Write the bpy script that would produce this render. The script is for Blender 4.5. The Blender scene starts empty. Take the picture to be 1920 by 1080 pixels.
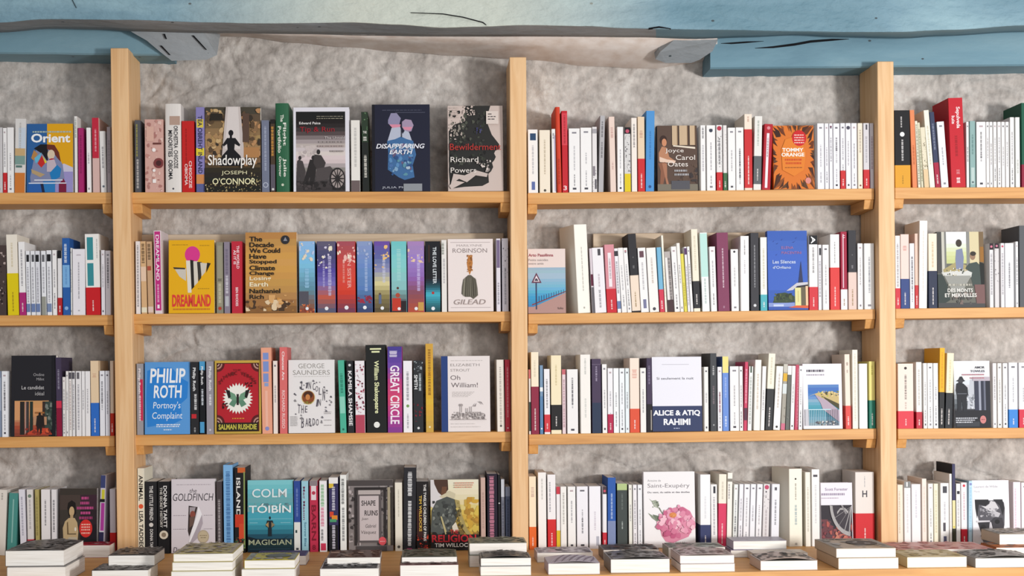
import bpy, bmesh, math, random
from mathutils import Vector, Matrix, Euler, noise
from mathutils.geometry import tessellate_polygon

# ---------------------------------------------------------------- camera, world, lights, exposure
SC = bpy.context.scene
COL = SC.collection
LENS, SENSOR, W0, H0 = 47.5, 36.0, 1920.0, 1080.0
EYE = Vector((0.0, -3.8, 1.42))
YAW, ROLL = math.radians(-1.2), math.radians(-0.48)
SHX, SHY = 107.0 / 1920.0, 150.0 / 1920.0
cam_data = bpy.data.cameras.new('camera')
cam_data.lens, cam_data.sensor_width, cam_data.sensor_fit = LENS, SENSOR, 'HORIZONTAL'
cam_data.shift_x, cam_data.shift_y = SHX, SHY
cam = bpy.data.objects.new('camera', cam_data)
COL.objects.link(cam)
RM = Matrix.Rotation(YAW, 3, 'Z') @ Matrix.Rotation(math.pi / 2, 3, 'X') @ Matrix.Rotation(ROLL, 3, 'Z')
cam.matrix_world = Matrix.Translation(EYE) @ RM.to_4x4()
SC.camera = cam

world = bpy.data.worlds.new('shop_daylight')
SC.world = world
world.use_nodes = True
bg = world.node_tree.nodes['Background']
bg.inputs[0].default_value = (0.92, 0.95, 1.0, 1)
bg.inputs[1].default_value = 0.52


def area(name, loc, target, size, power, col):
    l = bpy.data.lights.new(name, 'AREA')
    l.shape, l.size, l.energy, l.color = 'SQUARE', size, power, col
    o = bpy.data.objects.new(name, l)
    COL.objects.link(o)
    o.location = loc
    o.rotation_euler = (Vector(target) - Vector(loc)).to_track_quat('-Z', 'Y').to_euler()
    return o


area('window_daylight', (2.9, -3.9, 1.45), (0.3, 0.1, 1.4), 0.42, 146, (1.0, 0.995, 0.985))
area('soft_fill', (1.6, -5.2, 1.7), (0.4, 0.0, 1.4), 2.4, 72, (1.0, 0.99, 0.98))  # added soft fill behind the camera, no actual window there

SC.view_settings.view_transform = 'Standard'
SC.view_settings.look = 'None'
SC.view_settings.gamma = 1.0
SC.view_settings.use_curve_mapping = False
SC.view_settings.exposure = 0.0

# ---------------------------------------------------------------- helpers


def ray(x, y):
    d = Vector(((x - 960.0) / W0 * SENSOR + SHX * SENSOR, (540.0 - y) / W0 * SENSOR + SHY * SENSOR, -LENS))
    return RM @ d


def onY(x, y, Y):
    """the point of the upright plane Y that the photograph shows at (x, y)"""
    d = ray(x, y)
    t = (Y - EYE.y) / d.y
    return EYE + d * t


def onZ(x, y, Z):
    """the same for the level plane Z"""
    d = ray(x, y)
    t = (Z - EYE.z) / d.z
    return EYE + d * t


def lin(c):
    c = c / 255.0
    return c / 12.92 if c <= 0.04045 else ((c + 0.055) / 1.055) ** 2.4


def rgb(h):
    return tuple(lin(int(h[i:i + 2], 16)) for i in (0, 2, 4)) + (1.0,)


_M = {}


def nodes_of(m):
    m.use_nodes = True
    t = m.node_tree
    return t, t.nodes, t.links, t.nodes['Principled BSDF']


def ink(h, rough=0.55):
    """printed paper or card of one colour, with a faint mottling"""
    k = (h, rough)
    if k in _M:
        return _M[k]
    m = bpy.data.materials.new('print_' + h)
    t, n, l, b = nodes_of(m)
    c = tuple(v * 0.88 for v in rgb(h)[:3]) + (1.0,)
    nz = n.new('ShaderNodeTexNoise')
    nz.inputs['Scale'].default_value = 90.0
    mx = n.new('ShaderNodeMix')
    mx.data_type = 'RGBA'
    mx.inputs[6].default_value = tuple(v * 0.95 for v in c[:3]) + (1,)
    mx.inputs[7].default_value = tuple(min(1, v * 1.03) for v in c[:3]) + (1,)
    l.new(nz.outputs[0], mx.inputs[0])
    l.new(mx.outputs[2], b.inputs['Base Color'])
    b.inputs['Roughness'].default_value = rough
    b.inputs['Specular IOR Level'].default_value = 0.2
    _M[k] = m
    return m


def mapped(n, l, scale, loc=(0, 0, 0)):
    tc = n.new('ShaderNodeTexCoord')
    mp = n.new('ShaderNodeMapping')
    mp.inputs['Scale'].default_value = scale
    mp.inputs['Location'].default_value = loc
    l.new(tc.outputs['Object'], mp.inputs[0])
    return mp


def ramp(n, stops):
    r = n.new('ShaderNodeValToRGB')
    e = r.color_ramp.elements
    while len(e) < len(stops):
        e.new(0.5)
    for k, (p, c) in enumerate(stops):
        e[k].position, e[k].color = p, c
    return r


def pine(axis, cols=('BA8244', 'CB9250', 'D39D5C', 'C08948'), name='pine'):
    """planed pine, the grain running along one axis"""
    m = bpy.data.materials.new(name + '_' + axis)
    t, n, l, b = nodes_of(m)
    s = {'x': (1.2, 26, 26), 'y': (26, 1.2, 26), 'z': (26, 26, 1.2)}[axis]
    nz = n.new('ShaderNodeTexNoise')
    nz.inputs['Scale'].default_value = 2.2
    nz.inputs['Detail'].default_value = 6
    nz.inputs['Distortion'].default_value = 0.7
    l.new(mapped(n, l, s).outputs[0], nz.inputs[0])
    r = ramp(n, [(0.28, rgb(cols[0])), (0.46, rgb(cols[1])), (0.6, rgb(cols[2])), (0.78, rgb(cols[3]))])
    l.new(nz.outputs[0], r.inputs[0])
    ks = {'x': (3.2, 14, 9), 'y': (14, 3.2, 9), 'z': (9, 14, 3.2)}[axis]
    vo = n.new('ShaderNodeTexVoronoi')
    vo.inputs['Scale'].default_value = 1.0
    l.new(mapped(n, l, ks, (0.37, 0.2, 0.55)).outputs[0], vo.inputs['Vector'])
    kr = ramp(n, [(0.0, (1, 1, 1, 1)), (0.085, (0, 0, 0, 1))])
    l.new(vo.outputs['Distance'], kr.inputs[0])
    mx = n.new('ShaderNodeMix')
    mx.data_type = 'RGBA'
    l.new(kr.outputs[0], mx.inputs[0])
    l.new(r.outputs[0], mx.inputs[6])
    mx.inputs[7].default_value = rgb('7A4A22')
    l.new(mx.outputs[2], b.inputs['Base Color'])
    b.inputs['Roughness'].default_value = 0.55
    return m


def plaster(name, cols, bump=0.5, fine=55.0, wide=3.0, dist=0.0):
    """lime-washed rough stone"""
    m = bpy.data.materials.new(name)
    t, n, l, b = nodes_of(m)
    a = n.new('ShaderNodeTexNoise')
    a.inputs['Scale'].default_value = wide
    a.inputs['Detail'].default_value = 9
    a.inputs['Roughness'].default_value = 0.62
    a.inputs['Distortion'].default_value = dist
    l.new(mapped(n, l, (1, 1, 1)).outputs[0], a.inputs[0])
    r = ramp(n, [(0.3, rgb(cols[0])), (0.5, rgb(cols[1])), (0.7, rgb(cols[2]))])
    l.new(a.outputs[0], r.inputs[0])
    f = n.new('ShaderNodeTexNoise')
    f.inputs['Scale'].default_value = fine
    f.inputs['Detail'].default_value = 6
    l.new(mapped(n, l, (1, 1, 0.7)).outputs[0], f.inputs[0])
    mx = n.new('ShaderNodeMix')
    mx.data_type, mx.blend_type = 'RGBA', 'OVERLAY'
    mx.inputs[0].default_value = 0.5
    l.new(r.outputs[0], mx.inputs[6])
    l.new(f.outputs[0], mx.inputs[7])
    l.new(mx.outputs[2], b.inputs['Base Color'])
    g = n.new('ShaderNodeTexNoise')
    g.inputs['Scale'].default_value = fine * 0.4
    g.inputs['Detail'].default_value = 8
    l.new(mapped(n, l, (1, 1, 1)).outputs[0], g.inputs[0])
    bp = n.new('ShaderNodeBump')
    bp.inputs['Strength'].default_value = bump
    bp.inputs['Distance'].default_value = 0.012
    l.new(g.outputs[0], bp.inputs['Height'])
    l.new(bp.outputs[0], b.inputs['Normal'])
    b.inputs['Roughness'].default_value = 0.9
    b.inputs['Specular IOR Level'].default_value = 0.15
    return m


PINE_X, PINE_Y = pine('x'), pine('y')
PINE_Z = pine('z', ('CC9C68', 'D8AC7A', 'DFB788', 'D0A270'), 'post_pine')
PALE = pine('x', ('B09A80', 'BFAA90', 'C9B69E', 'B5A088'), 'pale_board')
PAGES = bpy.data.materials.new('page_edges')
t, n, l, b = nodes_of(PAGES)
wv = n.new('ShaderNodeTexNoise')
wv.inputs['Scale'].default_value = 3.0
wv.inputs['Detail'].default_value = 5
l.new(mapped(n, l, (3, 3, 260)).outputs[0], wv.inputs[0])
r_ = ramp(n, [(0.35, rgb('DFD8CE')), (0.6, rgb('F2EDE6'))])
l.new(wv.outputs[0], r_.inputs[0])
l.new(r_.outputs[0], b.inputs['Base Color'])
b.inputs['Roughness'].default_value = 0.85


class MB:
    """collects boxes, prisms and flat shapes and links them as ONE mesh object"""

    def __init__(self):
        self.v, self.f, self.mi, self.mats = [], [], [], []

    def m(self, mat):
        if mat not in self.mats:
            self.mats.append(mat)
        return self.mats.index(mat)

    def poly(self, pts, mat):
        k = len(self.v)
        self.v += [tuple(p) for p in pts]
        self.f.append(tuple(range(k, k + len(pts))))
        self.mi.append(self.m(mat))

    def tris(self, pts, faces, mat):
        k, i = len(self.v), self.m(mat)
        self.v += [tuple(p) for p in pts]
        for f in faces:
            self.f.append(tuple(k + q for q in f))
            self.mi.append(i)

    def box(self, x0, y0, z0, x1, y1, z1, mat):
        p = [(x0, y0, z0), (x1, y0, z0), (x1, y1, z0), (x0, y1, z0), (x0, y0, z1), (x1, y0, z1), (x1, y1, z1), (x0, y1, z1)]
        self.hexa(p, mat)

    def hexa(self, p, mat):
        self.tris(p, [(0, 3, 2, 1), (4, 5, 6, 7), (0, 1, 5, 4), (1, 2, 6, 5), (2, 3, 7, 6), (3, 0, 4, 7)], mat)

    def prism(self, outline, lo, hi, axis, mat):
        """a flat outline (any simple polygon) pushed from lo to hi along an axis"""
        def P(q, h):
            return {'z': (q[0], q[1], h), 'y': (q[0], h, q[1]), 'x': (h, q[0], q[1])}[axis]
        nn = len(outline)
        pts = [P(q, lo) for q in outline] + [P(q, hi) for q in outline]
        tr = tessellate_polygon([[Vector((q[0], q[1], 0)) for q in outline]])
        fs = [tuple(t) for t in tr] + [tuple(i + nn for i in reversed(t)) for t in tr]
        fs += [(i, (i + 1) % nn, nn + (i + 1) % nn, nn + i) for i in range(nn)]
        self.tris(pts, fs, mat)

    def build(self, name, parent=None, fix=True):
        me = bpy.data.meshes.new(name)
        me.from_pydata(self.v, [], self.f)
        for mt in self.mats:
            me.materials.append(mt)
        me.polygons.foreach_set('material_index', self.mi)
        if fix:
            bm = bmesh.new()
            bm.from_mesh(me)
            bmesh.ops.recalc_face_normals(bm, faces=bm.faces)
            bm.to_mesh(me)
            bm.free()
        me.update()
        o = bpy.data.objects.new(name, me)
        COL.objects.link(o)
        if parent is not None:
            o.parent = parent
        return o


def tag(o, label=None, cat=None, group=None, kind=None):
    for k, v in (('label', label), ('category', cat), ('group', group), ('kind', kind)):
        if v:
            o[k] = v
    return o


def empty(name, loc=(0, 0, 0)):
    o = bpy.data.objects.new(name, None)
    o.empty_display_size = 0.02
    COL.objects.link(o)
    o.location = loc
    return o


def bevel(o, w, seg=2):
    md = o.modifiers.new('soft_edges', 'BEVEL')
    md.width, md.segments, md.limit_method = w, seg, 'ANGLE'
    md.angle_limit = math.radians(40)
    return o


# lettering: the tessellated outlines of one string, cap height 1
_T = {}


def glyphs(s, bold=0.0, shear=0.0):
    k = (s, bold, shear)
    if k not in _T:
        cu = bpy.data.curves.new('lettering', 'FONT')
        cu.body, cu.offset, cu.shear, cu.resolution_u = s, bold, shear, 3
        ob = bpy.data.objects.new('lettering', cu)
        COL.objects.link(ob)
        dg = bpy.context.evaluated_depsgraph_get()
        me = ob.evaluated_get(dg).to_mesh()
        vs = [(v.co.x, v.co.y) for v in me.vertices]
        fs = [tuple(p.vertices) for p in me.polygons]
        ob.evaluated_get(dg).to_mesh_clear()
        bpy.data.objects.remove(ob)
        bpy.data.curves.remove(cu)
        if not vs:
            vs, fs = [(0, 0), (0.1, 0), (0.1, 0.1)], [(0, 1, 2)]
        x0, x1 = min(v[0] for v in vs), max(v[0] for v in vs)
        y0, y1 = min(v[1] for v in vs), max(v[1] for v in vs)
        _T[k] = ([((v[0] - x0) / (x1 - x0), (v[1] - y0) / (y1 - y0)) for v in vs], fs, (x1 - x0) / (y1 - y0))
    return _T[k]

# ---------------------------------------------------------------- the setting: wall, beams, floor
CZ = EYE.z - 0.5175          # top of the counter
WALLY = 0.1755


def loft(mb, rings, mat, close=True):
    k, nn = len(mb.v), len(rings[0])
    mb.v += [tuple(p) for r in rings for p in r]
    i = mb.m(mat)
    for a in range(len(rings) - 1):
        for q in range(nn):
            q2 = (q + 1) % nn
            mb.f.append((k + a * nn + q, k + a * nn + q2, k + (a + 1) * nn + q2, k + (a + 1) * nn + q))
            mb.mi.append(i)
    if close:
        for a in (0, len(rings) - 1):
            mb.f.append(tuple(k + a * nn + q for q in range(nn)))
            mb.mi.append(i)


def along(pl, x):
    for (x0, y0), (x1, y1) in zip(pl, pl[1:]):
        if x <= x1:
            f = min(1, max(0, (x - x0) / (x1 - x0)))
            f = f * f * (3 - 2 * f)
            return y0 + (y1 - y0) * f
    return pl[-1][1]


# rough stone wall under lime wash
STONE = plaster('lime_washed_stone', ('99928C', 'B2ABA5', 'CCC6C0'), 1.0, 60, 7.0, 0.5)
xs = [-2.1 + 0.0066 * i for i in range(int(4.4 / 0.0066))]
zs = [0.0, 0.3, 0.6, 0.86] + [0.88 + 0.0066 * i for i in range(int(1.55 / 0.0066))] + [2.55, 2.75]
mb = MB()
vv = []
for z in zs:
    for x in xs:
        wx, wz = noise.noise(Vector((x * 3, 1.1, z * 3))) * 0.10, noise.noise(Vector((x * 3, 5.1, z * 3))) * 0.07
        dd = noise.voronoi(Vector(((x + wx) * 3.6, 7.3, (z + wz) * 6.0)))[0]
        e = dd[1] - dd[0]
        m = 0.5 + 0.5 * noise.noise(Vector((x * 1.7, 9.0, z * 2.3))) + max(0, 1.45 - z) * 0.8
        joint = max(0.0, 1 - e / 0.075) ** 1.3 * 0.015 * max(0.0, m - 0.15)
        rdg = 1 - abs(noise.noise(Vector((x * 9 + wz * 40, 2.2, z * 13 + wx * 30))))
        d = noise.fractal(Vector((x * 4.5, 0, z * 5.5)), 1.0, 2.1, 4) * 0.0085 - rdg ** 5 * 0.0060 + noise.fractal(Vector((x * 17, 3, z * 22)), 0.8, 2.2, 5) * 0.0046
        vv.append((x, WALLY + max(-0.0125, min(0.022, d + joint)), z))
nx = len(xs)
ff = [(j * nx + i, j * nx + i + 1, (j + 1) * nx + i + 1, (j + 1) * nx + i) for j in range(len(zs) - 1) for i in range(nx - 1)]
mb.tris(vv, ff, STONE)
wall = mb.build('wall_back', fix=False)
wall.data.shade_smooth()
tag(wall, 'rough lime-washed stone wall behind the shelves', 'wall', kind='structure')

FLOOR = plaster('grey_screed', ('6E6860', '8A837A', '9A948B'), 0.1, 30, 2)
mb = MB()
mb.box(-3.5, -6.5, -0.06, 4.0, 0.35, 0.0, FLOOR)
tag(mb.build('floor'), 'plain grey shop floor under the counter', 'floor', kind='structure')


def painted(name, c0, c1, c2, seed, bump=0.35, dots=True):
    m = bpy.data.materials.new(name)
    t, n, l, b = nodes_of(m)
    a = n.new('ShaderNodeTexNoise')
    a.inputs['Scale'].default_value = 1.6
    a.inputs['Detail'].default_value = 8
    a.inputs['Roughness'].default_value = 0.55
    a.inputs['Distortion'].default_value = 0.6
    l.new(mapped(n, l, (1.0, 2, 4), (seed, 0, 0)).outputs[0], a.inputs[0])
    r = ramp(n, [(0.34, rgb(c0)), (0.5, rgb(c1)), (0.66, rgb(c2))])
    l.new(a.outputs[0], r.inputs[0])
    out = r.outputs[0]
    if dots:
        v = n.new('ShaderNodeTexVoronoi')
        v.inputs['Scale'].default_value = 1.0
        l.new(mapped(n, l, (15, 15, 24), (0.2, 0.1, 0.4)).outputs[0], v.inputs['Vector'])
        k = ramp(n, [(0.0, (1, 1, 1, 1)), (0.06, (1, 1, 1, 1)), (0.075, (0, 0, 0, 1))])
        l.new(v.outputs['Distance'], k.inputs[0])
        mx = n.new('ShaderNodeMix')
        mx.data_type = 'RGBA'
        l.new(k.outputs[0], mx.inputs[0])
        l.new(out, mx.inputs[6])
        mx.inputs[7].default_value = rgb('3A454A')
        out = mx.outputs[2]
    l.new(out, b.inputs['Base Color'])
    g = n.new('ShaderNodeTexNoise')
    g.inputs['Scale'].default_value = 30
    g.inputs['Detail'].default_value = 7
    l.new(mapped(n, l, (0.7, 1, 1.4)).outputs[0], g.inputs[0])
    bp = n.new('ShaderNodeBump')
    bp.inputs['Strength'].default_value = bump
    bp.inputs['Distance'].default_value = 0.01
    l.new(g.outputs[0], bp.inputs['Height'])
    l.new(bp.outputs[0], b.inputs['Normal'])
    b.inputs['Roughness'].default_value = 0.7
    return m


# the wide painted ceiling beam in front: blue at the ends, blending to a pale lime green along its middle
BEAM = painted('pale_middle_beam_paint', '60818F', '708F9D', '89A7B1', 3.1, 1.0)
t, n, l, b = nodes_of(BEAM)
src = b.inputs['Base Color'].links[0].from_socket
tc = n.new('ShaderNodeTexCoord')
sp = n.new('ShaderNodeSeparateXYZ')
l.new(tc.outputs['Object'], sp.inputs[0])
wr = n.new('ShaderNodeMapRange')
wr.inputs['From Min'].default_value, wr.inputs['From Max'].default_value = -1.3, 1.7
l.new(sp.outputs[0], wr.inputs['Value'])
pale_mid = ramp(n, [(0.2, (0, 0, 0, 1)), (0.37, (0.9, 0.9, 0.9, 1)), (0.5, (0.85, 0.85, 0.85, 1)), (0.66, (0, 0, 0, 1))])
l.new(wr.outputs[0], pale_mid.inputs[0])
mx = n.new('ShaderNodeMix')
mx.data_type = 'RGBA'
l.new(pale_mid.outputs[0], mx.inputs[0])
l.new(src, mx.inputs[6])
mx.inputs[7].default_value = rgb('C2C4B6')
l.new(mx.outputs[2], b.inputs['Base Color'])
BLUE = painted('blue_beam_paint', '5F8292', '6B8E9D', '7998A4', 1.7, 0.2)
GREYB = painted('grey_beam_paint', '7E8488', '8C9195', '999DA0', 5.2, 0.5)
CRACK = ink('15161A', 0.9)

FP = [(-90, 42), (0, 42), (80, 36), (240, 37), (400, 42), (480, 44), (660, 42), (740, 46), (830, 52), (900, 50), (980, 47),
      (1100, 49), (1170, 53), (1260, 55), (1340, 56), (1500, 58), (1600, 60), (1680, 60), (1780, 56), (1920, 48), (2010, 45)]
BP = [(-90, 62), (0, 61), (100, 54), (200, 56), (245, 59), (380, 62), (560, 64), (700, 67), (830, 69), (1000, 70), (1200, 71),
      (1300, 74), (1400, 70), (1500, 66), (1590, 70), (1700, 72), (1760, 68), (1920, 60), (2010, 57)]
rings = []
for i in range(141):
    x = -90 + 15 * i
    a, c = onY(x, along(FP, x), -0.10), onY(x, along(BP, x), 0.02)
    ring = []
    for k in range(13):
        f = k / 12.0
        z = 2.75 + (a.z - 2.75) * (1 - (1 - f) ** 3)
        w = noise.fractal(Vector((a.x * 3, 1.3, z * 7)), 1.0, 2.0, 3) * 0.004
        ring.append((a.x, -0.10 + (w if k < 12 else 0.002), z))
    ring += [(a.x + (c.x - a.x) * f, -0.10 + 0.12 * f, a.z + (c.z - a.z) * f) for f in (0.35, 0.7)]
    ring += [tuple(c), (c.x, 0.02, 2.75)]
    rings.append(ring)
mb = MB()
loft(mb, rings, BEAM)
gi, bi, nr = mb.m(GREYB), mb.m(BLUE), len(rings[0])
for k in range(len(mb.f) - 2):
    if 12 <= k % nr <= 14:
        mb.mi[k] = gi if k // nr < 88 else bi
for c in ([(770, 23, .5), (830, 25, 1.2), (868, 31, 1.2), (906, 41, 1.4), (912, 46, .6)], [(134, -4, 1.5), (139, 6, 1.5), (143, 14, .6)], [(1217, 52, 2), (1236, 49, 3), (1258, 53, 1)]):
    up = [onY(x, y, -0.106) for x, y, h in c] + [onY(x, y + h, -0.106) for x, y, h in reversed(c)]
    mb.prism([(p.x, p.z) for p in up], -0.1055, -0.095, 'y', CRACK)
o = mb.build('trim_1')
o.data.shade_smooth()
tag(o, 'wide hewn ceiling beam in pale blue paint across the top', 'beam', kind='structure')


def timber(name, x0, x1, yf0, yf1, Yf, mat, label, top=2.75, wob=0.0015, step=20, cracks=()):
    """a beam against the wall whose lower front edge the photograph shows between two points"""
    rings, N = [], max(2, int((x1 - x0) / step))
    for i in range(N + 1):
        f = i / N
        x = x0 + (x1 - x0) * f
        p = onY(x, yf0 + (yf1 - yf0) * f, Yf)
        w = noise.noise(Vector((p.x * 9, 3.1, 0))) * wob
        ring = [(p.x, Yf, top), (p.x, Yf + w * 0.4, p.z + 0.05), (p.x, Yf + w, p.z + 0.004 + w), (p.x, Yf + 0.006, p.z + w), (p.x, WALLY + 0.012, p.z - w), (p.x, WALLY + 0.012, top)]
        rings.append(ring)
    mb = MB()
    loft(mb, rings, mat)
    for c in cracks:
        up = [onY(x, y, Yf - 0.0016) for x, y, h in c] + [onY(x, y + h, Yf - 0.0016) for x, y, h in reversed(c)]
        mb.prism([(p.x, p.z) for p in up], Yf - 0.0016, Yf + 0.004, 'y', CRACK)
    o = mb.build(name)
    return tag(o, label, 'beam', kind='structure')


timber('trim_2', -90, 318, 99, 104, 0.062, BLUE, 'blue painted beam end on the wall above the pinned row of books and post at one end')
timber('trim_3', 1332, 2010, 129, 122, 0.062, BLUE, 'blue painted lintel beam on the wall with long dark cracks',
       cracks=([(1352, 81, 0.5), (1372, 79.5, 3), (1400, 77.5, 3), (1432, 77, 0.4)],
               [(1416, 90, 0.6), (1450, 86.5, 3.5), (1490, 81, 4.5), (1520, 75.5, 4.5), (1560, 72.5, 4), (1592, 73, 0.5)]))
bpy.data.objects['trim_2']['label'] = 'blue painted beam end on the wall over the first post'


def bracket(name, q, label):
    mb = MB()
    lo = [onY(*p) for p in q]
    hi = [(p.x, WALLY + 0.012, p.z + 0.05 + 0.9 * (WALLY - p.y)) for p in lo]
    nn = len(lo)
    mb.tris([tuple(p) for p in lo] + hi, [tuple(range(nn)), tuple(range(nn, 2 * nn))] + [(i, (i + 1) % nn, nn + (i + 1) % nn, nn + i) for i in range(nn)], GREYB)
    if name == 'trim_4':
        for (x, y, Y), (x2, y2, Y2) in (((306, 64, 0.0215), (311, 74, 0.027)), ((360, 67, 0.024), (386, 94, 0.040)), ((300, 86, 0.036), (318, 104, 0.048))):
            a, c = onY(x, y, Y), onY(x2, y2, Y2)
            mb.poly([(a.x, a.y - 0.004, a.z), (a.x + 0.006, a.y - 0.004, a.z), (c.x + 0.004, c.y - 0.004, c.z), (c.x, c.y - 0.004, c.z)], CRACK)
    o = mb.build(name)
    return tag(o, label, 'beam', kind='structure')


bracket('trim_4', [(245, 59, 0.021), (382, 61, 0.021), (396, 84, 0.035), (407, 103, 0.048), (388, 112, 0.054), (322, 114, 0.056), (300, 97, 0.044), (275, 76, 0.031)],
        'grey hewn joist end slanting to the wall beside the first post')
bracket('trim_5', [(1266, 73, 0.021), (1346, 75, 0.021), (1336, 96, 0.05), (1312, 112, 0.075), (1296, 118, 0.085), (1248, 118, 0.085), (1229, 111, 0.075), (1237, 98, 0.05)],
        'grey rounded joist end beside the cracked blue lintel')

# plaster fillet closing the gap between the front beam and the wall
FIL = plaster('smeared_plaster', ('C6B8AF', 'D5C8BF', 'E0D5CD'), 0.3, 24, 5)
LP = [(372, 66), (450, 69), (560, 81), (640, 88), (760, 98), (850, 104), (950, 110), (1000, 113), (1100, 124), (1220, 129), (1290, 120), (1345, 112)]
rings = []
for i in range(61):
    x = 372 + (1345 - 372) * i / 60.0
    a, c = onY(x, along(BP, x) - 1.5, 0.012), onY(x, along(LP, x), 0.168)
    mid = (a + c) / 2
    w = noise.noise(Vector((a.x * 6, 0, 2))) * 0.003
    rings.append([tuple(a), (mid.x, mid.y, mid.z + 0.004 + w), tuple(c), (c.x, 0.185, c.z + 0.004), (c.x, 0.185, 2.75), (a.x, 0.012, 2.75)])
mb = MB()
loft(mb, rings, FIL)
o = mb.build('trim_6')
o.data.shade_smooth()
tag(o, 'pinkish smeared plaster fillet under the ceiling beam', 'plaster', kind='structure')

# ---------------------------------------------------------------- the counter and the bookcase
fa, fb, fc = onZ(1100, 1078.5, CZ), onZ(1640, 1066.5, CZ), onZ(1920, 1062.5, CZ)
sl = (fc.y - fa.y) / (fc.x - fa.x)
FY = lambda X: fa.y + sl * (X - fa.x)
XL, XR = -2.0, 2.2
ctr = empty('display_counter', (0, FY(0), 0))
tag(ctr, 'long pine counter below the bookcase carrying piles of paperbacks', 'counter')


def loc_box(mb, x0, y0, z0, x1, y1, z1, mat, org):
    mb.box(x0 - org[0], y0 - org[1], z0 - org[2], x1 - org[0], y1 - org[1], z1 - org[2], mat)


mb = MB()
og = ctr.location
mb.prism([(XL, FY(XL) - og.y), (XR, FY(XR) - og.y), (XR, WALLY - 0.012 - og.y), (XL, WALLY - 0.012 - og.y)], CZ - 0.045, CZ, 'z', PINE_X)
bevel(mb.build('worktop', ctr), 0.002)
mb = MB()
mb.prism([(XL + 0.05, FY(XL) + 0.05 - og.y), (XR - 0.05, FY(XR) + 0.05 - og.y), (XR - 0.05, FY(XR) + 0.07 - og.y), (XL + 0.05, FY(XL) + 0.07 - og.y)], CZ - 0.165, CZ - 0.045, 'z', PINE_X)
mb.build('apron', ctr)
for X in (-1.9, -0.95, 0.1, 1.15, 2.06):
    mb = MB()
    loc_box(mb, X - 0.035, FY(X) + 0.07, 0, X + 0.035, FY(X) + 0.14, CZ - 0.045, PINE_Z, og)
    mb.build('leg', ctr)

case = empty('bookcase', (0, 0, CZ))
tag(case, 'pine bookcase of three posts and open shelves fixed to the stone wall', 'bookcase')


def part_prism(name, pts8, mat, parent, bev=0.0012):
    mb = MB()
    mb.hexa([(p[0] - 0, p[1] - 0, p[2] - CZ) for p in pts8], mat)
    o = mb.build(name, parent)
    if bev:
        bevel(o, bev, 1)
    return o


POST = [((207, 90), (240, 90), (219.5, 1020), (253.5, 1020)), ((955.5, 107), (986.5, 107), (961, 1020), (991, 1020)), ((1645, 115), (1675.5, 115), (1652.5, 1020), (1682.5, 1020))]
PX = []
for tl, tr, bl, br in POST:
    A, B_, C_, D_ = onY(*tl, 0), onY(*tr, 0), onY(*bl, 0), onY(*br, 0)
    f = (CZ - C_.z) / (A.z - C_.z)
    C2, D2 = C_ + (A - C_) * f, D_ + (B_ - D_) * f
    zt = (A.z + B_.z) / 2
    yb = 0.158
    part_prism('post', [(C2.x, 0, CZ), (D2.x, 0, CZ), (D2.x, yb, CZ), (C2.x, yb, CZ), (A.x, 0, zt), (B_.x, 0, zt), (B_.x, yb, zt), (A.x, yb, zt)], PINE_Z, case, 0.0015)
    PX.append((A, B_, C2, D2))

SHELF = {(1, 1): (-90, 361.6, 209, 360.6), (1, 2): (247.5, 360.6, 956, 358.6), (1, 3): (989.5, 361.8, 1639, 353.2), (1, 4): (1678, 351.6, 2000, 350.6),
         (2, 1): (-90, 591.6, 211.5, 590.6), (2, 2): (248.5, 588.7, 957, 584.0), (2, 3): (990.5, 588.6, 1641, 579.8), (2, 4): (1679.5, 578.8, 2000, 574.8),
         (3, 1): (-90, 820.8, 214.5, 817.3), (3, 2): (250.5, 815.8, 958, 809.4), (3, 3): (991.5, 814.8, 1643.5, 803.6), (3, 4): (1683.5, 804, 2000, 801.4)}
SF, SB = 0.027, 0.158
THK = {1: 0.032, 2: 0.029, 3: 0.030}
ENDS = {}
for (r, k), (xl, yl, xr, yr) in SHELF.items():
    a, c = onY(xl, yl, SF), onY(xr, yr, SF)
    ENDS[(r, k)] = (a, c)
    h = THK[r]
    sh = part_prism('shelf', [(a.x, SF, a.z - h), (c.x, SF, c.z - h), (c.x, SB, c.z - h), (a.x, SB, a.z - h), (a.x, SF, a.z), (c.x, SF, c.z), (c.x, SB, c.z), (a.x, SB, a.z)], PINE_X, case)
    for X, z, s, ok in ((a.x, a.z - h, 1, k > 1), (c.x, c.z - h, -1, k < 4)):
        if ok:
            x0, x1 = (X, X + 0.027) if s > 0 else (X - 0.027, X)
            part_prism('cleat', [(x0, SF + 0.012, z - 0.026), (x1, SF + 0.012, z - 0.026), (x1, SB, z - 0.03), (x0, SB, z - 0.03), (x0, SF + 0.003, z), (x1, SF + 0.003, z), (x1, SB, z), (x0, SB, z)], PINE_Y, sh)
for x0, x1, yt in ((262, 944, 440), (1112, 1500, 438)):
    a, c = onY(x0, yt, 0.148), onY(x1, yt - 3, 0.148)
    zb = min(ENDS[(2, 2 if x0 < 900 else 3)][0].z, ENDS[(2, 2 if x0 < 900 else 3)][1].z) + 0.004
    part_prism('back_board', [(a.x, 0.148, zb), (c.x, 0.148, zb), (c.x, 0.158, zb), (a.x, 0.158, zb), (a.x, 0.148, a.z), (c.x, 0.148, c.z), (c.x, 0.158, c.z), (a.x, 0.158, a.z)], PALE, case)

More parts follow.
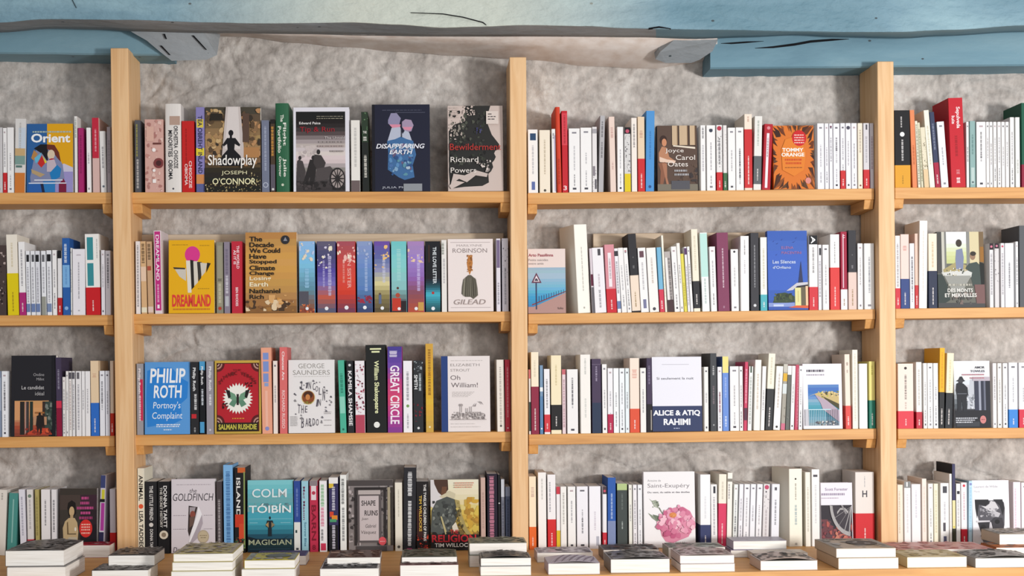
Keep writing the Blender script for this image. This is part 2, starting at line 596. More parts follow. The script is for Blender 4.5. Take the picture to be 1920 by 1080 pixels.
# ---------------------------------------------------------------- books: the shared shapes
PAPER = {'W': ('F3F0EE', 'white'), 'C': ('F2E6D2', 'cream'), 'I': ('F5F0DF', 'ivory'), 'K': ('EBD3C6', 'pale pink'), 'T': ('DEC3A4', 'tan'),
         'G': ('9A9798', 'grey'), 'L': ('CFCBCB', 'pale grey'), 'N': ('1C1B1F', 'black'), 'D': ('3A383B', 'charcoal'), 'R': ('CB2A2E', 'red'),
         'M': ('A81F3D', 'crimson'), 'V': ('2A3357', 'navy'), 'B': ('2F5FA8', 'blue'), 'Y': ('E8CF1C', 'yellow'), 'O': ('E4622C', 'orange'),
         'S': ('7DB4DC', 'sky blue'), 'E': ('23573F', 'green'), 'P': ('4A4058', 'dusky purple'), 'X': ('8A8F96', 'blue grey')}


def hx(c):
    return PAPER[c][0] if c in PAPER else c


def cname(c):
    return PAPER[c][1] if c in PAPER else ''


class Print:
    """flat printed shapes on one face: u right, v up, both in metres from the face's lower left"""

    def __init__(self, mb, put, w, h):
        self.mb, self.put, self.w, self.h, self.k = mb, put, w, h, 0

    def _lay(self):
        self.k += 1
        return 0.00012 + 0.00004 * self.k

    def pts(self, pl, c):
        e = self._lay()
        tr = tessellate_polygon([[Vector((p[0], p[1], 0)) for p in pl]])
        self.mb.tris([self.put(min(1, max(0, u)) * self.w, min(1, max(0, v)) * self.h, e) for u, v in pl], [tuple(t) for t in tr], ink(hx(c)))

    def R(self, u0, v0, u1, v1, c):
        self.pts([(u0, v0), (u1, v0), (u1, v1), (u0, v1)], c)

    def E(self, cu, cv, ru, rv, c, n=20, a0=0.0, a1=6.2832):
        self.pts([(cu + ru * math.cos(a0 + (a1 - a0) * i / n), cv + rv * math.sin(a0 + (a1 - a0) * i / n)) for i in range(n if a1 - a0 > 6.2 else n + 1)], c)

    def G(self, u0, v0, u1, v1, cs, n=14):
        """bands of colour blending from the first colour (bottom) to the last (top)"""
        e = self._lay()
        for i in range(n):
            f = i / (n - 1) * (len(cs) - 1)
            k = min(int(f), len(cs) - 2)
            a, b_ = hx(cs[k]), hx(cs[k + 1])
            c = ''.join('%02X' % (int(round((int(a[q:q + 2], 16) * (1 - f + k) + int(b_[q:q + 2], 16) * (f - k)) / 6.0)) * 6 if True else 0) for q in (0, 2, 4))
            c = ''.join('%02X' % min(255, int(c[q:q + 2], 16)) for q in (0, 2, 4))
            y0, y1 = v0 + (v1 - v0) * i / n, v0 + (v1 - v0) * (i + 1) / n
            self.mb.tris([self.put(u * self.w, v * self.h, e) for u, v in ((u0, y0), (u1, y0), (u1, y1), (u0, y1))], [(0, 1, 2, 3)], ink(c))

    def S(self, seed, n, u0, v0, u1, v1, lo, hi, cs):
        """scattered mottling of a printed picture"""
        rn = random.Random(seed)
        for i in range(int(n * 1.8)):
            r, q = rn.uniform(lo, hi) * 0.72, rn.uniform(0.5, 1.6)
            u, v = rn.uniform(u0, u1), rn.uniform(v0, v1)
            k, a = 7, rn.uniform(0, 6)
            pl = []
            for j in range(k):
                rr = r * rn.uniform(0.6, 1.25)
                pl.append((min(u1, max(u0, u + rr * math.cos(a + j * 6.283 / k))), min(v1, max(v0, v + rr * q * self.w / self.h * math.sin(a + j * 6.283 / k)))))
            self.pts(pl, rn.choice(cs))

    def T(self, s, u, v, h, c, w=None, al='l', b=0.0, sh=0.0, bold=None):
        """a line of lettering, cap height h (share of the face), fitted to width w"""
        vs, fs, asp = glyphs(s, b, sh)
        ww = w if w else asp * h * self.h / self.w
        u0 = u if al == 'l' else u - ww / 2 if al == 'c' else u - ww
        e = self._lay()
        self.mb.tris([self.put((u0 + p[0] * ww) * self.w, (v + p[1] * h) * self.h, e) for p in vs], fs, ink(hx(c)))

    def TV(self, s, u, v0, v1, wd, c, up=False, b=0.02):
        """lettering running along the spine, centred on u, from v1 down to v0 (or up)"""
        vs, fs, asp = glyphs(s, b, 0.0)
        e = self._lay()
        P = []
        for p in vs:
            f, g = p
            if up:
                P.append(self.put((u + wd * (0.5 - g)) * self.w, (v0 + f * (v1 - v0)) * self.h, e))
            else:
                P.append(self.put((u + wd * (g - 0.5)) * self.w, (v1 - f * (v1 - v0)) * self.h, e))
        self.mb.tris(P, fs, ink(hx(c)))

    def D(self, u0, v, u1, h, c, seed=1):
        """a level line of print too small to read"""
        rn, x, e = random.Random(seed), u0, self._lay()
        while x < u1 - 0.004:
            l_ = min(u1 - x, rn.uniform(0.02, 0.07))
            self.mb.tris([self.put(a * self.w, b_ * self.h, e) for a, b_ in ((x, v), (x + l_, v), (x + l_, v + h), (x, v + h))], [(0, 1, 2, 3)], ink(hx(c)))
            x += l_ + 0.012

    def DV(self, u, v0, v1, wd, c, seed=1):
        """the same running along a spine"""
        rn, y, e, cm = random.Random(seed), v0, self._lay(), ink(hx(c))
        while y < v1:
            for q in range(rn.randint(3, 8)):
                hh = rn.uniform(0.6, 1.1) / 1000 / self.h
                if y + hh > v1:
                    break
                a = wd * rn.uniform(0.7, 1.0) / 2
                self.mb.tris([self.put(p * self.w, r * self.h, e) for p, r in ((u - a, y), (u + a, y), (u + a, y + hh), (u - a, y + hh))], [(0, 1, 2, 3)], cm)
                y += hh + 0.0005 / self.h
            y += 0.0016 / self.h


def front(x0, z0, y0=0.0):
    return lambda u, v, e: (x0 + u, y0 - e, z0 + v)


def cover_u(mb, w, d, h, tk, mat, bulge=0.0):
    """spine towards -Y with two boards running back: the jacket of a book standing spine out"""
    out = [(0, d), (0, 0.0012)]
    if bulge:
        out += [(w * (0.5 - 0.5 * math.cos(math.pi * i / 8)), -bulge * math.sin(math.pi * i / 8) + 0.0012 * (1 - math.sin(math.pi * i / 8))) for i in range(1, 8)]
    else:
        out += [(min(0.0008, w * 0.2), 0.0), (w - min(0.0008, w * 0.2), 0.0)]
    out += [(w, 0.0012), (w, d), (w - tk, d), (w - tk, tk + 0.001), (tk, tk + 0.001), (tk, d)]
    mb.prism(out, 0, h, 'z', mat)


SOLID = []


def spine_book(P, w, h, d, color, marks, seed, name='paperback_book', lean=0.0, bulge=0.0, yaw=0.0):
    """a book standing spine out; P is its lower left front corner on the shelf"""
    hard = name == 'hardcover_book'
    root = empty(name, P)
    root.rotation_euler = (0, lean, math.radians(yaw))
    mb = MB()
    tk = 0.0022 if hard else 0.0007
    tk = min(tk, w * 0.2)
    cover_u(mb, w, d, h, tk, ink(hx(color)), bulge)
    pr = Print(mb, front(0, 0, -bulge), w, h)
    bands = []
    rn = random.Random(seed * 7 + 3)
    for mk in marks:
        a = [q.strip() for q in mk.split(',')]
        k = a[0]
        if k == 'w':      # the usual small grey print of a white paperback
            g = rn.choice(['9B989D', '8A878E', 'A9A6AA'])
            c1 = rn.uniform(0.30, 0.45)
            pr.DV(0.5, c1, rn.uniform(0.6, 0.8), min(0.55, 0.0042 / w), g, seed)
            if rn.random() < 0.6:
                pr.DV(0.5, 0.10, c1 - rn.uniform(0.05, 0.1), min(0.5, 0.0036 / w), rn.choice(['77747B', '8A878E', '5C5A61']), seed + 1)
            if rn.random() < 0.75:
                pr.R(0.3, 0.92, 0.7, 0.945, rn.choice(['8A878E', '6E6B72', 'B9A6AA']))
            if rn.random() < 0.7:
                pr.R(0.34, 0.045, 0.66, 0.075, rn.choice(['8A878E', '4B4950']))
        elif k == 'B':
            bands.append((a[1], float(a[2]), float(a[3])))
        elif k == 'P':
            u = (float(a[4]), float(a[5])) if len(a) > 4 else (0.02, 0.98)
            pr.R(u[0], float(a[2]), u[1], float(a[3]), a[1])
        elif k == 'G':
            pr.G(0.02, float(a[1]), 0.98, float(a[2]), a[3:], 16)
        elif k == 'D':
            pr.DV(float(a[4]) if len(a) > 4 else 0.5, float(a[2]), float(a[3]), float(a[5]) if len(a) > 5 else min(0.6, 0.0055 / w), a[1], seed)
        elif k == 'T' or k == 'U':
            pr.TV(a[4], float(a[5]) if len(a) > 5 else 0.5, float(a[2]), float(a[3]), float(a[6]) if len(a) > 6 else 0.5, a[1], k == 'U')
        elif k == 'H':
            pr.T(a[3], 0.5, float(a[2]), float(a[4]), a[1], w=float(a[5]), al='c', b=0.02)
        elif k == 'E':
            s = float(a[3]) if len(a) > 3 else 0.5
            pr.E(float(a[4]) if len(a) > 4 else 0.5, float(a[2]), s / 2, s / 2 * w / h, a[1])
        elif k == 'S':
            pr.S(int(a[1]), int(a[2]), 0.02, float(a[3]), 0.98, float(a[4]), 0.04, 0.17, a[5:])
    mb.build('cover', root, fix=False)
    pg = MB()
    e = 0.003 if hard else 0.0004
    pg.box(tk + 0.0001, tk + 0.0012, e, w - tk - 0.0001, d - (0.003 if hard else 0.0006), h - e, PAGES)
    pg.build('page_block', root, fix=False)
    for c, f0, f1 in bands:
        bb = MB()
        y = -bulge - 0.0005
        o_ = [(-0.0002, d * 0.9), (-0.0002, y + 0.0006), (0.0004, y), (w - 0.0004, y), (w + 0.0002, y + 0.0006), (w + 0.0002, d * 0.9), (w - 0.0001, d * 0.9), (w - 0.0001, y + 0.0009), (0.0001, y + 0.0009), (0.0001, d * 0.9)]
        bb.prism(o_, f0 * h, f1 * h, 'z', ink(hx(c), 0.5))
        if w > 0.008 and f1 - f0 > 0.15:
            q = Print(bb, front(0, 0, y), w, h)
            q.DV(0.5, f0 + 0.05, f0 + (f1 - f0) * 0.55, min(0.4, 0.004 / w), 'F0E8E4' if hx(c)[0] < 'D' or hx(c)[2] < '8' else '8A6A20', seed)
        o = bb.build('paper_band', root, fix=False)
        if cname(c):
            o['label'] = cname(c) + ' paper band'
    return root


def face_book(P, w, h, t, color, art, name='paperback_book', tilt=3.0, spine='l', pages=True, yaw=0.0):
    """a book standing with its front cover to the room"""
    hard = name == 'hardcover_book'
    root = empty(name, P)
    root.rotation_euler = (-math.radians(tilt), 0, math.radians(yaw))
    tk = 0.0025 if hard else 0.0006
    tk2 = tk
    mb = MB()
    s = t * math.sin(math.radians(tilt))
    z = s                                       # tilted back about its lower rear edge
    out = [(w, 0), (0.0012, 0), (0, 0.0012), (0, t - 0.0012), (0.0012, t), (w, t), (w, t - tk), (tk, t - tk), (tk, tk), (w, tk)]
    mb.prism(out, 0, h, 'z', ink(hx(color)))
    cv = mb.build('cover', root, fix=False)
    pg = MB()
    e = 0.003 if hard else 0.0004
    pg.box(tk + 0.0002, tk + 0.0001, e, w - (0.003 if hard else 0.0006), t - tk - 0.0001, h - e, PAGES)
    pb = pg.build('page_block', root, fix=False)
    am = MB()
    art(Print(am, front(0, 0), w, h))
    ar = am.build('cover_print', root, fix=False)
    root.location.z += z
    return root

# ---------------------------------------------------------------- the printed covers
ART = {}


def art(f):
    ART[f.__name__] = f
    return f


@art
def orient(p):
    p.R(.44, 0, 1, 1, 'E0A416')
    p.R(.62, 0, 1, .3, '9A90C4')
    p.pts([(.62, .3), (1, .3), (1, .36), (.8, .42)], 'C9C3D6')
    p.pts([(.08, .22), (.2, .62), (.45, .69), (.62, .66), (.7, .5), (.78, .4), (.82, .2), (.6, .1), (.1, .1)], '7F86A8')
    p.pts([(.16, .64), (.3, .7), (.46, .7), (.46, .44), (.34, .56), (.2, .62)], '17161C')
    p.pts([(.44, .7), (.6, .69), (.7, .58), (.74, .44), (.66, .5), (.56, .6), (.44, .63)], '6A2E22')
    p.pts([(.1, .5), (.16, .62), (.24, .56), (.16, .46)], 'B5824A')
    p.pts([(.17, .5), (.33, .58), (.28, .48), (.2, .42)], '63B4D2')
    p.pts([(.24, .42), (.33, .54), (.4, .42), (.32, .36)], 'C22A26')
    p.pts([(.34, .54), (.44, .44), (.4, .42)], 'D9CE3A')
    p.E(.53, .55, .08, .07, 'D8C3A8')
    p.E(.55, .47, .06, .025, 'B22A3A')
    p.pts([(.44, .46), (.6, .48), (.66, .36), (.56, .3), (.44, .3)], 'C3B3BC')
    p.pts([(.5, .28), (.66, .4), (.75, .34), (.72, .22), (.55, .16)], '1F7AB8')
    p.pts([(.1, .34), (.4, .26), (.3, .22), (.12, .28)], 'B59A72')
    p.R(.04, 0, .36, .14, '2A5FA8')
    p.R(.36, 0, .62, .16, '2A78B8')
    p.pts([(.3, .13), (.36, .14), (.4, 0), (.34, 0)], '1E2440')
    p.R(.7, 0, .86, .12, '7A1A3A')
    p.pts([(.7, .12), (.8, .2), (.86, .12)], '7A1A3A')
    p.R(.17, .17, .78, .185, 'E3E3EA')
    p.R(.05, .125, .86, .14, 'D9DCE6')
    p.D(.13, .87, .96, .022, 'A9B9B0', 3)
    p.T('Orient', .1, .725, .13, 'F3F3F3', w=.84, b=.03)


@art
def shadowplay(p):
    p.G(0, 0, 1, 1, ['2A2620', '3A3226', '8A6A48', 'B5905E', '7A6244', '4A4036'], 12)
    p.S(41, 40, 0, .3, .42, .98, .03, .09, ['A9845A', '5A4632', 'C9A878', '3A3026', 'B5905E'])
    p.S(42, 30, .66, .3, 1, .98, .03, .09, ['8A6A4A', '5A4632', 'B98A5E', '3A3026'])
    p.pts([(.38, 1), (.64, 1), (.72, .36), (.3, .36)], 'C9BDB8')
    p.pts([(.42, 1), (.6, 1), (.64, .5), (.36, .5)], 'DAD0CC')
    p.R(.1, .84, .32, .92, '2A241C')
    p.R(.68, .58, .8, .92, '5A4438')
    p.R(.7, .4, .98, .52, 'B07E4E')
    p.E(.47, .69, .045, .035, '17161A')
    p.R(.45, .6, .49, .68, '17161A')
    p.pts([(.4, .63), (.55, .63), (.64, .55), (.62, .53), (.54, .56), (.53, .49), (.41, .49), (.4, .56), (.34, .53), (.32, .55)], '17161A')
    p.pts([(.42, .5), (.52, .5), (.64, .42), (.7, .3), (.26, .3), (.31, .42)], '17161A')
    p.G(0, 0, 1, .28, ['1D1C18', '26241E', '2E2A20'], 5)
    p.S(43, 36, 0, 0, 1, .1, .008, .02, ['C9B78A', 'A9986A', '8A7A50'])
    p.S(44, 14, .8, .05, 1, .22, .008, .02, ['C9B78A', 'A9986A'])
    p.T('Shadowplay', .06, .27, .16, 'F3EEE6', w=.88, b=.01)
    p.T('JOSEPH', .3, .185, .055, 'E3DDB4', w=.46)
    p.T("O'CONNOR", .14, .08, .075, 'EDE6B8', w=.78, b=.01)


@art
def tiprun(p):
    p.G(.05, 0, .93, .95, ['3A3434', '4A4444', '8A807E', 'D3C6C2', 'D9CCC8', 'A99C9A', '4A4040', '1C1819', '17151A'], 20)
    p.S(45, 10, .1, .4, .45, .55, .03, .08, ['B5A8A6', 'C9BCB8'])
    for x, y, s in ((.12, .33, .05), (.36, .33, .06), (.45, .4, .06)):
        p.E(x, y + .07, s * .55, s * .5, '2E2A2A')
    p.pts([(.07, .36), (.1, .38), (.17, .36), (.22, .24), (.17, .06), (.13, .06), (.12, .2), (.09, .06), (.06, .06)], '453F3F')
    p.pts([(.3, .38), (.42, .37), (.4, .2), (.36, .06), (.3, .06), (.3, .18), (.22, .06), (.16, .06), (.24, .24)], '2A2626')
    p.pts([(.38, .44), (.5, .43), (.58, .34), (.54, .26), (.42, .26), (.36, .34)], '3F3939')
    p.pts([(.42, .27), (.66, .3), (.72, .25), (.6, .14), (.4, .12)], '4F4848')
    p.S(46, 26, .06, .02, .92, .12, .03, .07, ['2A2626', '3A3434', '4A4242', '221E1E'])
    p.E(.79, .15, .135, .13, '2A2626', 26)
    p.E(.79, .15, .115, .11, 'A0938F', 26)
    for i in range(12):
        a = i * math.pi / 6
        c, s = math.cos(a), math.sin(a)
        p.pts([(.79 - .012 * s, .15 + .012 * c), (.79 + .12 * c - .006 * s, .15 + .115 * s + .006 * c), (.79 + .12 * c + .006 * s, .15 + .115 * s - .006 * c), (.79 + .012 * s, .15 - .012 * c)], '2A2626')
    p.E(.79, .15, .025, .024, '2A2626')
    p.D(.42, .885, .9, .008, '8A8474', 2)
    p.D(.42, .86, .9, .008, '9A9480', 4)
    p.T('Edward Paice', .11, .795, .03, 'DCD6D3', w=.38, b=.02)
    p.T('Tip & Run', .12, .69, .075, 'A3202E', w=.62)
    p.T('The Untold', .56, .62, .03, 'C9C0BE', w=.36)
    p.D(.46, .575, .9, .02, '9A8F8C', 6)
    p.D(.44, .525, .9, .02, 'A3918E', 7)
    p.D(.66, .465, .9, .02, '9A8F8C', 8)


@art
def vanish(p):
    p.R(0, 0, .05, 1, '15151F')
    p.D(.18, .93, .86, .008, '4A4C5E', 2)
    p.R(.4, .905, .92, .91, '5A5C6E')
    p.pts([(.28, .82), (.33, .9), (.43, .9), (.5, .84), (.47, .76), (.36, .74), (.28, .78)], '8E88A6')
    p.pts([(.52, .8), (.58, .83), (.68, .82), (.72, .76), (.68, .69), (.58, .68), (.52, .74)], 'A390A9')
    p.pts([(.3, .77), (.5, .77), (.48, .73), (.38, .71)], 'D68AA0')
    p.pts([(.53, .74), (.7, .74), (.66, .7), (.56, .71)], 'D68AA0')
    p.pts([(.34, .73), (.49, .74), (.53, .66), (.57, .7), (.64, .68), (.7, .56), (.26, .56)], 'B5BACB')
    p.pts([(.26, .58), (.4, .6), (.5, .63), (.6, .6), (.71, .58), (.76, .42), (.7, .3), (.73, .16), (.56, .13), (.46, .16), (.27, .25), (.28, .45)], '3F6A9A')
    p.S(47, 34, .29, .18, .71, .55, .02, .06, ['5A8AB8', '7FA4C4', '2E4F80', '4A6FA4', '6A5A7A', 'A9BCCB', '5C8FA0'])
    p.R(.505, .62, .52, .82, '1E2033')
    p.T('DISAPPEARING', .07, .49, .055, 'E9E9F0', w=.84, b=.02, sh=.25)
    p.T('EARTH', .3, .425, .052, 'E9E9F0', w=.4, b=.02, sh=.25)
    p.T('JULIA PHILLIPS', .17, .025, .03, 'B9BBC6', w=.66)
    p.R(.54, 0, .86, .085, '8E9196')


@art
def bewilder(p):
    prof = [(.3, 1), (.78, 1), (.72, .88), (.72, .8), (.8, .66), (.93, .55), (.95, .5), (.86, .47), (.84, .44), (.87, .4), (.84, .36), (.8, .33), (.82, .28), (.78, .23), (.73, .2), (.74, .1), (.62, .06), (.3, .05), (.04, .03), (.02, .2), (.02, .7), (.12, .78), (.3, .82), (.34, .9)]
    p.pts(prof, '2B2A28')
    p.S(48, 46, .03, .3, .7, .95, .02, .055, ['3A3B36', '46483F', '1D1C1B', '33362E', '505247'])
    p.S(49, 20, .03, .6, .32, .84, .015, .035, ['CDBBB2', 'B9AAA0', '8A8278'])
    p.S(50, 14, .28, .88, .5, 1, .012, .03, ['CDBBB2', 'C3B2A8'])
    p.pts([(.05, .08), (.2, .14), (.34, .1), (.5, .18), (.7, .16), (.72, .2), (.5, .24), (.3, .18), (.1, .2)], 'C6B6AE')
    p.pts([(.06, .02), (.3, .1), (.12, .12), (.02, .06)], 'CDBBB2')
    p.S(51, 12, .5, .22, .78, .36, .015, .035, ['B5A8A2', '8A807C', 'D3C6BE'])
    p.S(52, 6, .52, .66, .62, .76, .01, .03, ['4A4A7A', '3A3A6A'])
    p.R(.7, .78, .92, .93, 'DCCDC4')
    p.D(.73, .89, .8, .012, '5A5252', 2)
    p.D(.73, .86, .88, .012, '5A5252', 3)
    p.D(.73, .83, .86, .012, '5A5252', 5)
    for i in range(5):
        p.D(.05, .965 - .028 * i, .2, .008, 'B5A59C', i)
    p.T('Bewilderment', .04, .475, .075, 'B5332E', w=.92)
    p.T('Richard', .05, .335, .06, 'E6DED6', w=.5)
    p.T('Powers', .05, .21, .06, 'E6DED6', w=.46)


@art
def oates(p):
    p.R(.36, .66, .98, 1, '4A382E')
    for x in (.38, .56, .63, .82):
        p.R(x, .7, x + .14, 1, 'C9AE8E')
        p.R(x + .12, .7, x + .14, 1, '8A6E54')
    p.pts([(.4, .68), (.95, .64), (.95, .67), (.4, .7)], 'E3D6C4')
    p.E(.16, .78, .09, .07, '3A2620')
    p.E(.18, .74, .06, .06, 'C98A66')
    p.pts([(.04, .58), (.12, .68), (.24, .66), (.3, .52), (.44, .46), (.44, .42), (.2, .44), (.04, .46)], 'B98262')
    p.pts([(.06, .52), (.24, .48), (.46, .46), (.44, .42), (.06, .44)], 'E3C4B0')
    p.pts([(.02, .42), (.2, .44), (.22, .3), (.14, .1), (.06, .1), (.08, .3)], '8A5A44')
    p.pts([(.12, .42), (.24, .42), (.24, .2), (.28, .1), (.22, .1)], 'A9745A')
    p.R(0, 0, 1, .1, '7A7264')
    p.S(53, 14, .5, .1, 1, .4, .04, .1, ['4A3A34', '3A3232', '5E4A3E'])
    p.R(.34, .02, .8, .15, '55545A')
    p.T('Joyce', .2, .57, .075, 'F0E6DE', w=.46)
    p.T('Carol', .46, .47, .075, 'F0E6DE', w=.48)
    p.T('Oates', .26, .37, .075, 'F0E6DE', w=.5)
    p.D(.42, .29, .74, .03, 'A9A6A8', 3)
    p.D(.42, .23, .78, .03, 'A9A6A8', 4)


@art
def orange(p):
    rn = random.Random(7)
    for i in range(46):
        a = i * .137 * 6.283
        r0, L = .46 + rn.random() * .05, rn.uniform(.16, .3)
        cu, cv = .5 + r0 * math.cos(a) * 1.05, .5 + r0 * math.sin(a) * 1.05
        dx, dy = math.cos(a + rn.uniform(-.4, .4)), math.sin(a + rn.uniform(-.4, .4))
        w = rn.uniform(.02, .045)
        p.pts([(cu - dx * .1, cv - dy * .1), (cu - w * dy, cv + w * dx), (cu + dx * L, cv + dy * L), (cu + w * dy, cv - w * dx)], rn.choice(['4A2616', '6A3418', '3A1E14', '8A4A20', '5A3A22']))
    p.pts([(.22, .3), (.2, .62), (.3, .78), (.5, .82), (.7, .76), (.8, .56), (.74, .3), (.5, .2)], 'E0802C')
    p.E(.64, .8, .175, .125, 'CB2326', 22)
    for i, v in enumerate((.84, .8, .76, .72)):
        p.D(.52, v, .76, .016, 'EDC9C0', i)
    p.T('TOMMY', .22, .585, .06, 'F6F0E6', w=.52, b=.03)
    p.T('ORANGE', .2, .51, .06, 'F6F0E6', w=.56, b=.03)
    p.D(.28, .445, .7, .03, 'C9501E', 3)
    p.D(.3, .39, .68, .03, 'C9501E', 4)
    p.D(.28, .33, .7, .012, '8A4A1E', 5)
    p.E(.84, .13, .07, .05, 'D98A80')


@art
def dream(p):
    p.E(.52, .8, .165, .115, 'DA3A8A', 26)
    p.pts([(.14, .6), (.38, .61), (.38, .44), (.24, .5)], 'CFC6B8')
    p.pts([(.1, .63), (.36, .62), (.36, .6), (.12, .605)], '3A342E')
    p.pts([(.38, .72), (.5, .72), (.5, .28), (.42, .28)], 'E3DACC')
    p.pts([(.47, .73), (.55, .72), (.56, .36), (.5, .32)], '26221E')
    p.pts([(.54, .71), (.64, .71), (.64, .42), (.56, .37)], 'D9D0C2')
    p.pts([(.62, .7), (.72, .7), (.71, .48), (.65, .43)], '3A3530')
    p.pts([(.69, .69), (.84, .68), (.8, .56), (.72, .5)], 'D3CABC')
    p.pts([(.84, .69), (.92, .68), (.82, .55)], '2A2622')
    p.D(.08, .93, .42, .01, 'B58A1A', 2)
    p.D(.68, .92, .9, .01, 'B58A1A', 3)
    p.D(.64, .33, .9, .01, 'B58A1A', 4)
    p.T('DREAMLAND', .08, .09, .165, 'DE3E38', w=.84, b=.035)
    p.D(.1, .045, .9, .02, 'C9782A', 5)


@art
def decade(p):
    p.G(0, 0, 1, 1, ['8A6236', 'B98A4E', 'C9964C', 'D29F52', 'D09A4E', 'B8844A'], 12)
    p.S(54, 22, 0, .02, 1, .16, .03, .09, ['6A4A2E', 'D9B48A', '8A5E3A', 'E3C9A4', 'A3743E', '4A3626'])
    p.S(55, 8, .45, .1, .8, .22, .04, .09, ['C98F4A', 'D9A66A'])
    for i, (s, w) in enumerate((('The', .25), ('Decade', .48), ('We Could', .6), ('Have', .33), ('Stopped', .53), ('Climate', .5), ('Change', .48))):
        p.T(s, .08, .885 - .072 * i, .062, '26201A', w=w, b=.025)
    p.T('Losing', .08, .39, .06, 'F3E6C4', w=.42, b=.02)
    p.T('Earth', .08, .325, .055, 'F3E6C4', w=.36, b=.02)
    p.T('Nathaniel', .08, .24, .058, '26201A', w=.6, b=.02)
    p.T('Rich', .08, .17, .055, '26201A', w=.28, b=.02)
    p.E(.78, .905, .085, .055, '2A2A30', 24)
    p.pts([(.74, .89), (.78, .94), (.82, .89)], '8A8A94')


@art
def gilead(p):
    p.R(.06, .95, .94, .956, 'A99A98')
    p.R(.06, .05, .94, .056, 'A99A98')
    p.T('MARILYNNE', .2, .895, .03, 'A69A98', w=.56)
    p.T('ROBINSON', .11, .81, .06, '8E8180', w=.76)
    p.pts([(.46, .78), (.54, .76), (.55, .66), (.52, .56), (.48, .5), (.44, .58), (.42, .66), (.44, .72)], 'BC7A3C')
    p.S(56, 18, .42, .54, .55, .78, .015, .03, ['D39A5A', '9A5E2A', 'B5743A', '8A5428'])
    p.pts([(.45, .5), (.51, .5), (.62, .44), (.65, .32), (.66, .22), (.56, .17), (.5, .2), (.38, .2), (.3, .24), (.31, .34), (.34, .44)], '5E584C')
    rn = random.Random(5)
    for i in range(16):
        u = .33 + .02 * i
        p.pts([(u, .21), (u + .008, .21), (.49 + (u - .49) * .8 + .006, .46), (.49 + (u - .49) * .8, .46)], rn.choice(['3F3A32', '8A8474', 'A9A390', '4A453A']))
    p.T('GILEAD', .13, .095, .07, 'A2918C', w=.7, sh=.2)


@art
def sea(p):
    p.G(0, 0, 1, .71, ['4A78A8', '3F8AC0', '3F9ACB', '62B0D0', '86B4CC', 'A6BACB', '9AB6C4'], 16)
    p.pts([(0, 0), (1, 0), (1, .32), (.5, .19), (.14, .1), (0, .1)], 'B58E86')
    p.pts([(.1, .12), (1, .33), (1, .345), (.1, .14)], '8A3A3A')
    for i in range(11):
        u = .28 + .066 * i
        v = .14 + .2 * (u - .1)
        p.R(u, v, u + .02 - .001 * i, v + .09 - .003 * i, '3A4A6A')
    p.R(.2, .06, .235, .5, '3A4462')
    p.pts([(.09, .47), (.36, .47), (.225, .63)], '6A3A4E')
    p.pts([(.145, .49), (.31, .49), (.225, .59)], 'E6DDE3')
    p.pts([(.17, .5), (.28, .5), (.24, .54), (.2, .54)], '4A4252')
    p.T('Arto Paasilinna', .02, .88, .045, 'A24450', w=.66, b=.02)
    p.T('Petits suicides', .02, .81, .035, '9A8E8C', w=.52)
    p.T('entre amis', .02, .755, .032, '9A8E8C', w=.4)
    p.T('folio', .78, .06, .035, '4A3A3A', w=.15)


@art
def ogliano(p):
    p.G(0, 0, 1, 1, ['3A5AAC', '4468C0', '4468C4', '3E60B4'], 8)
    for u, v, s in ((.15, .87, .03), (.36, .89, .03), (.66, .86, .05), (.24, .84, .04), (.22, .7, .03), (.72, .91, .03)):
        p.pts([(u - s, v - .008), (u, v), (u + s, v + .012), (u, v - .01)], '2A3F86')
    p.pts([(.1, .08), (.16, .16), (.24, .21), (.42, .22), (.56, .2), (.66, .17), (.66, .1), (.1, .07)], '3A4A34')
    p.S(57, 12, .14, .1, .6, .21, .03, .07, ['4A5A3A', '2E3A30', '55603A'])
    p.R(0, .04, .66, .09, '8A9AD0')
    p.pts([(.76, .34), (.88, .34), (.835, .62)], '34395A')
    p.pts([(.45, .24), (.72, .34), (1, .35), (1, .32), (.72, .3), (.62, .25)], 'C9C6CE')
    p.pts([(.62, .25), (.74, .3), (1, .32), (1, .28), (.68, .27)], '2E2C34')
    p.R(.67, .05, .82, .28, 'E3DD9C')
    p.R(.82, .05, .94, .29, '6A604C')
    p.R(.94, .05, 1, .3, 'E8C29A')
    p.R(.74, .1, .76, .24, 'C9BE7A')
    p.pts([(.5, .03), (.7, .055), (1, .055), (1, .02)], 'D9603A')
    p.T('ELENA', .35, .77, .033, 'B57AA4', w=.3)
    p.T('PIACENTINI', .35, .705, .033, 'B57AA4', w=.5)
    p.T('Les Silences', .12, .585, .045, 'C6D3F0', w=.58, b=.02)
    p.T("d'Ogliano", .12, .51, .045, 'C6D3F0', w=.46, b=.02)
    p.R(.12, .045, .38, .07, 'C6D0EC')


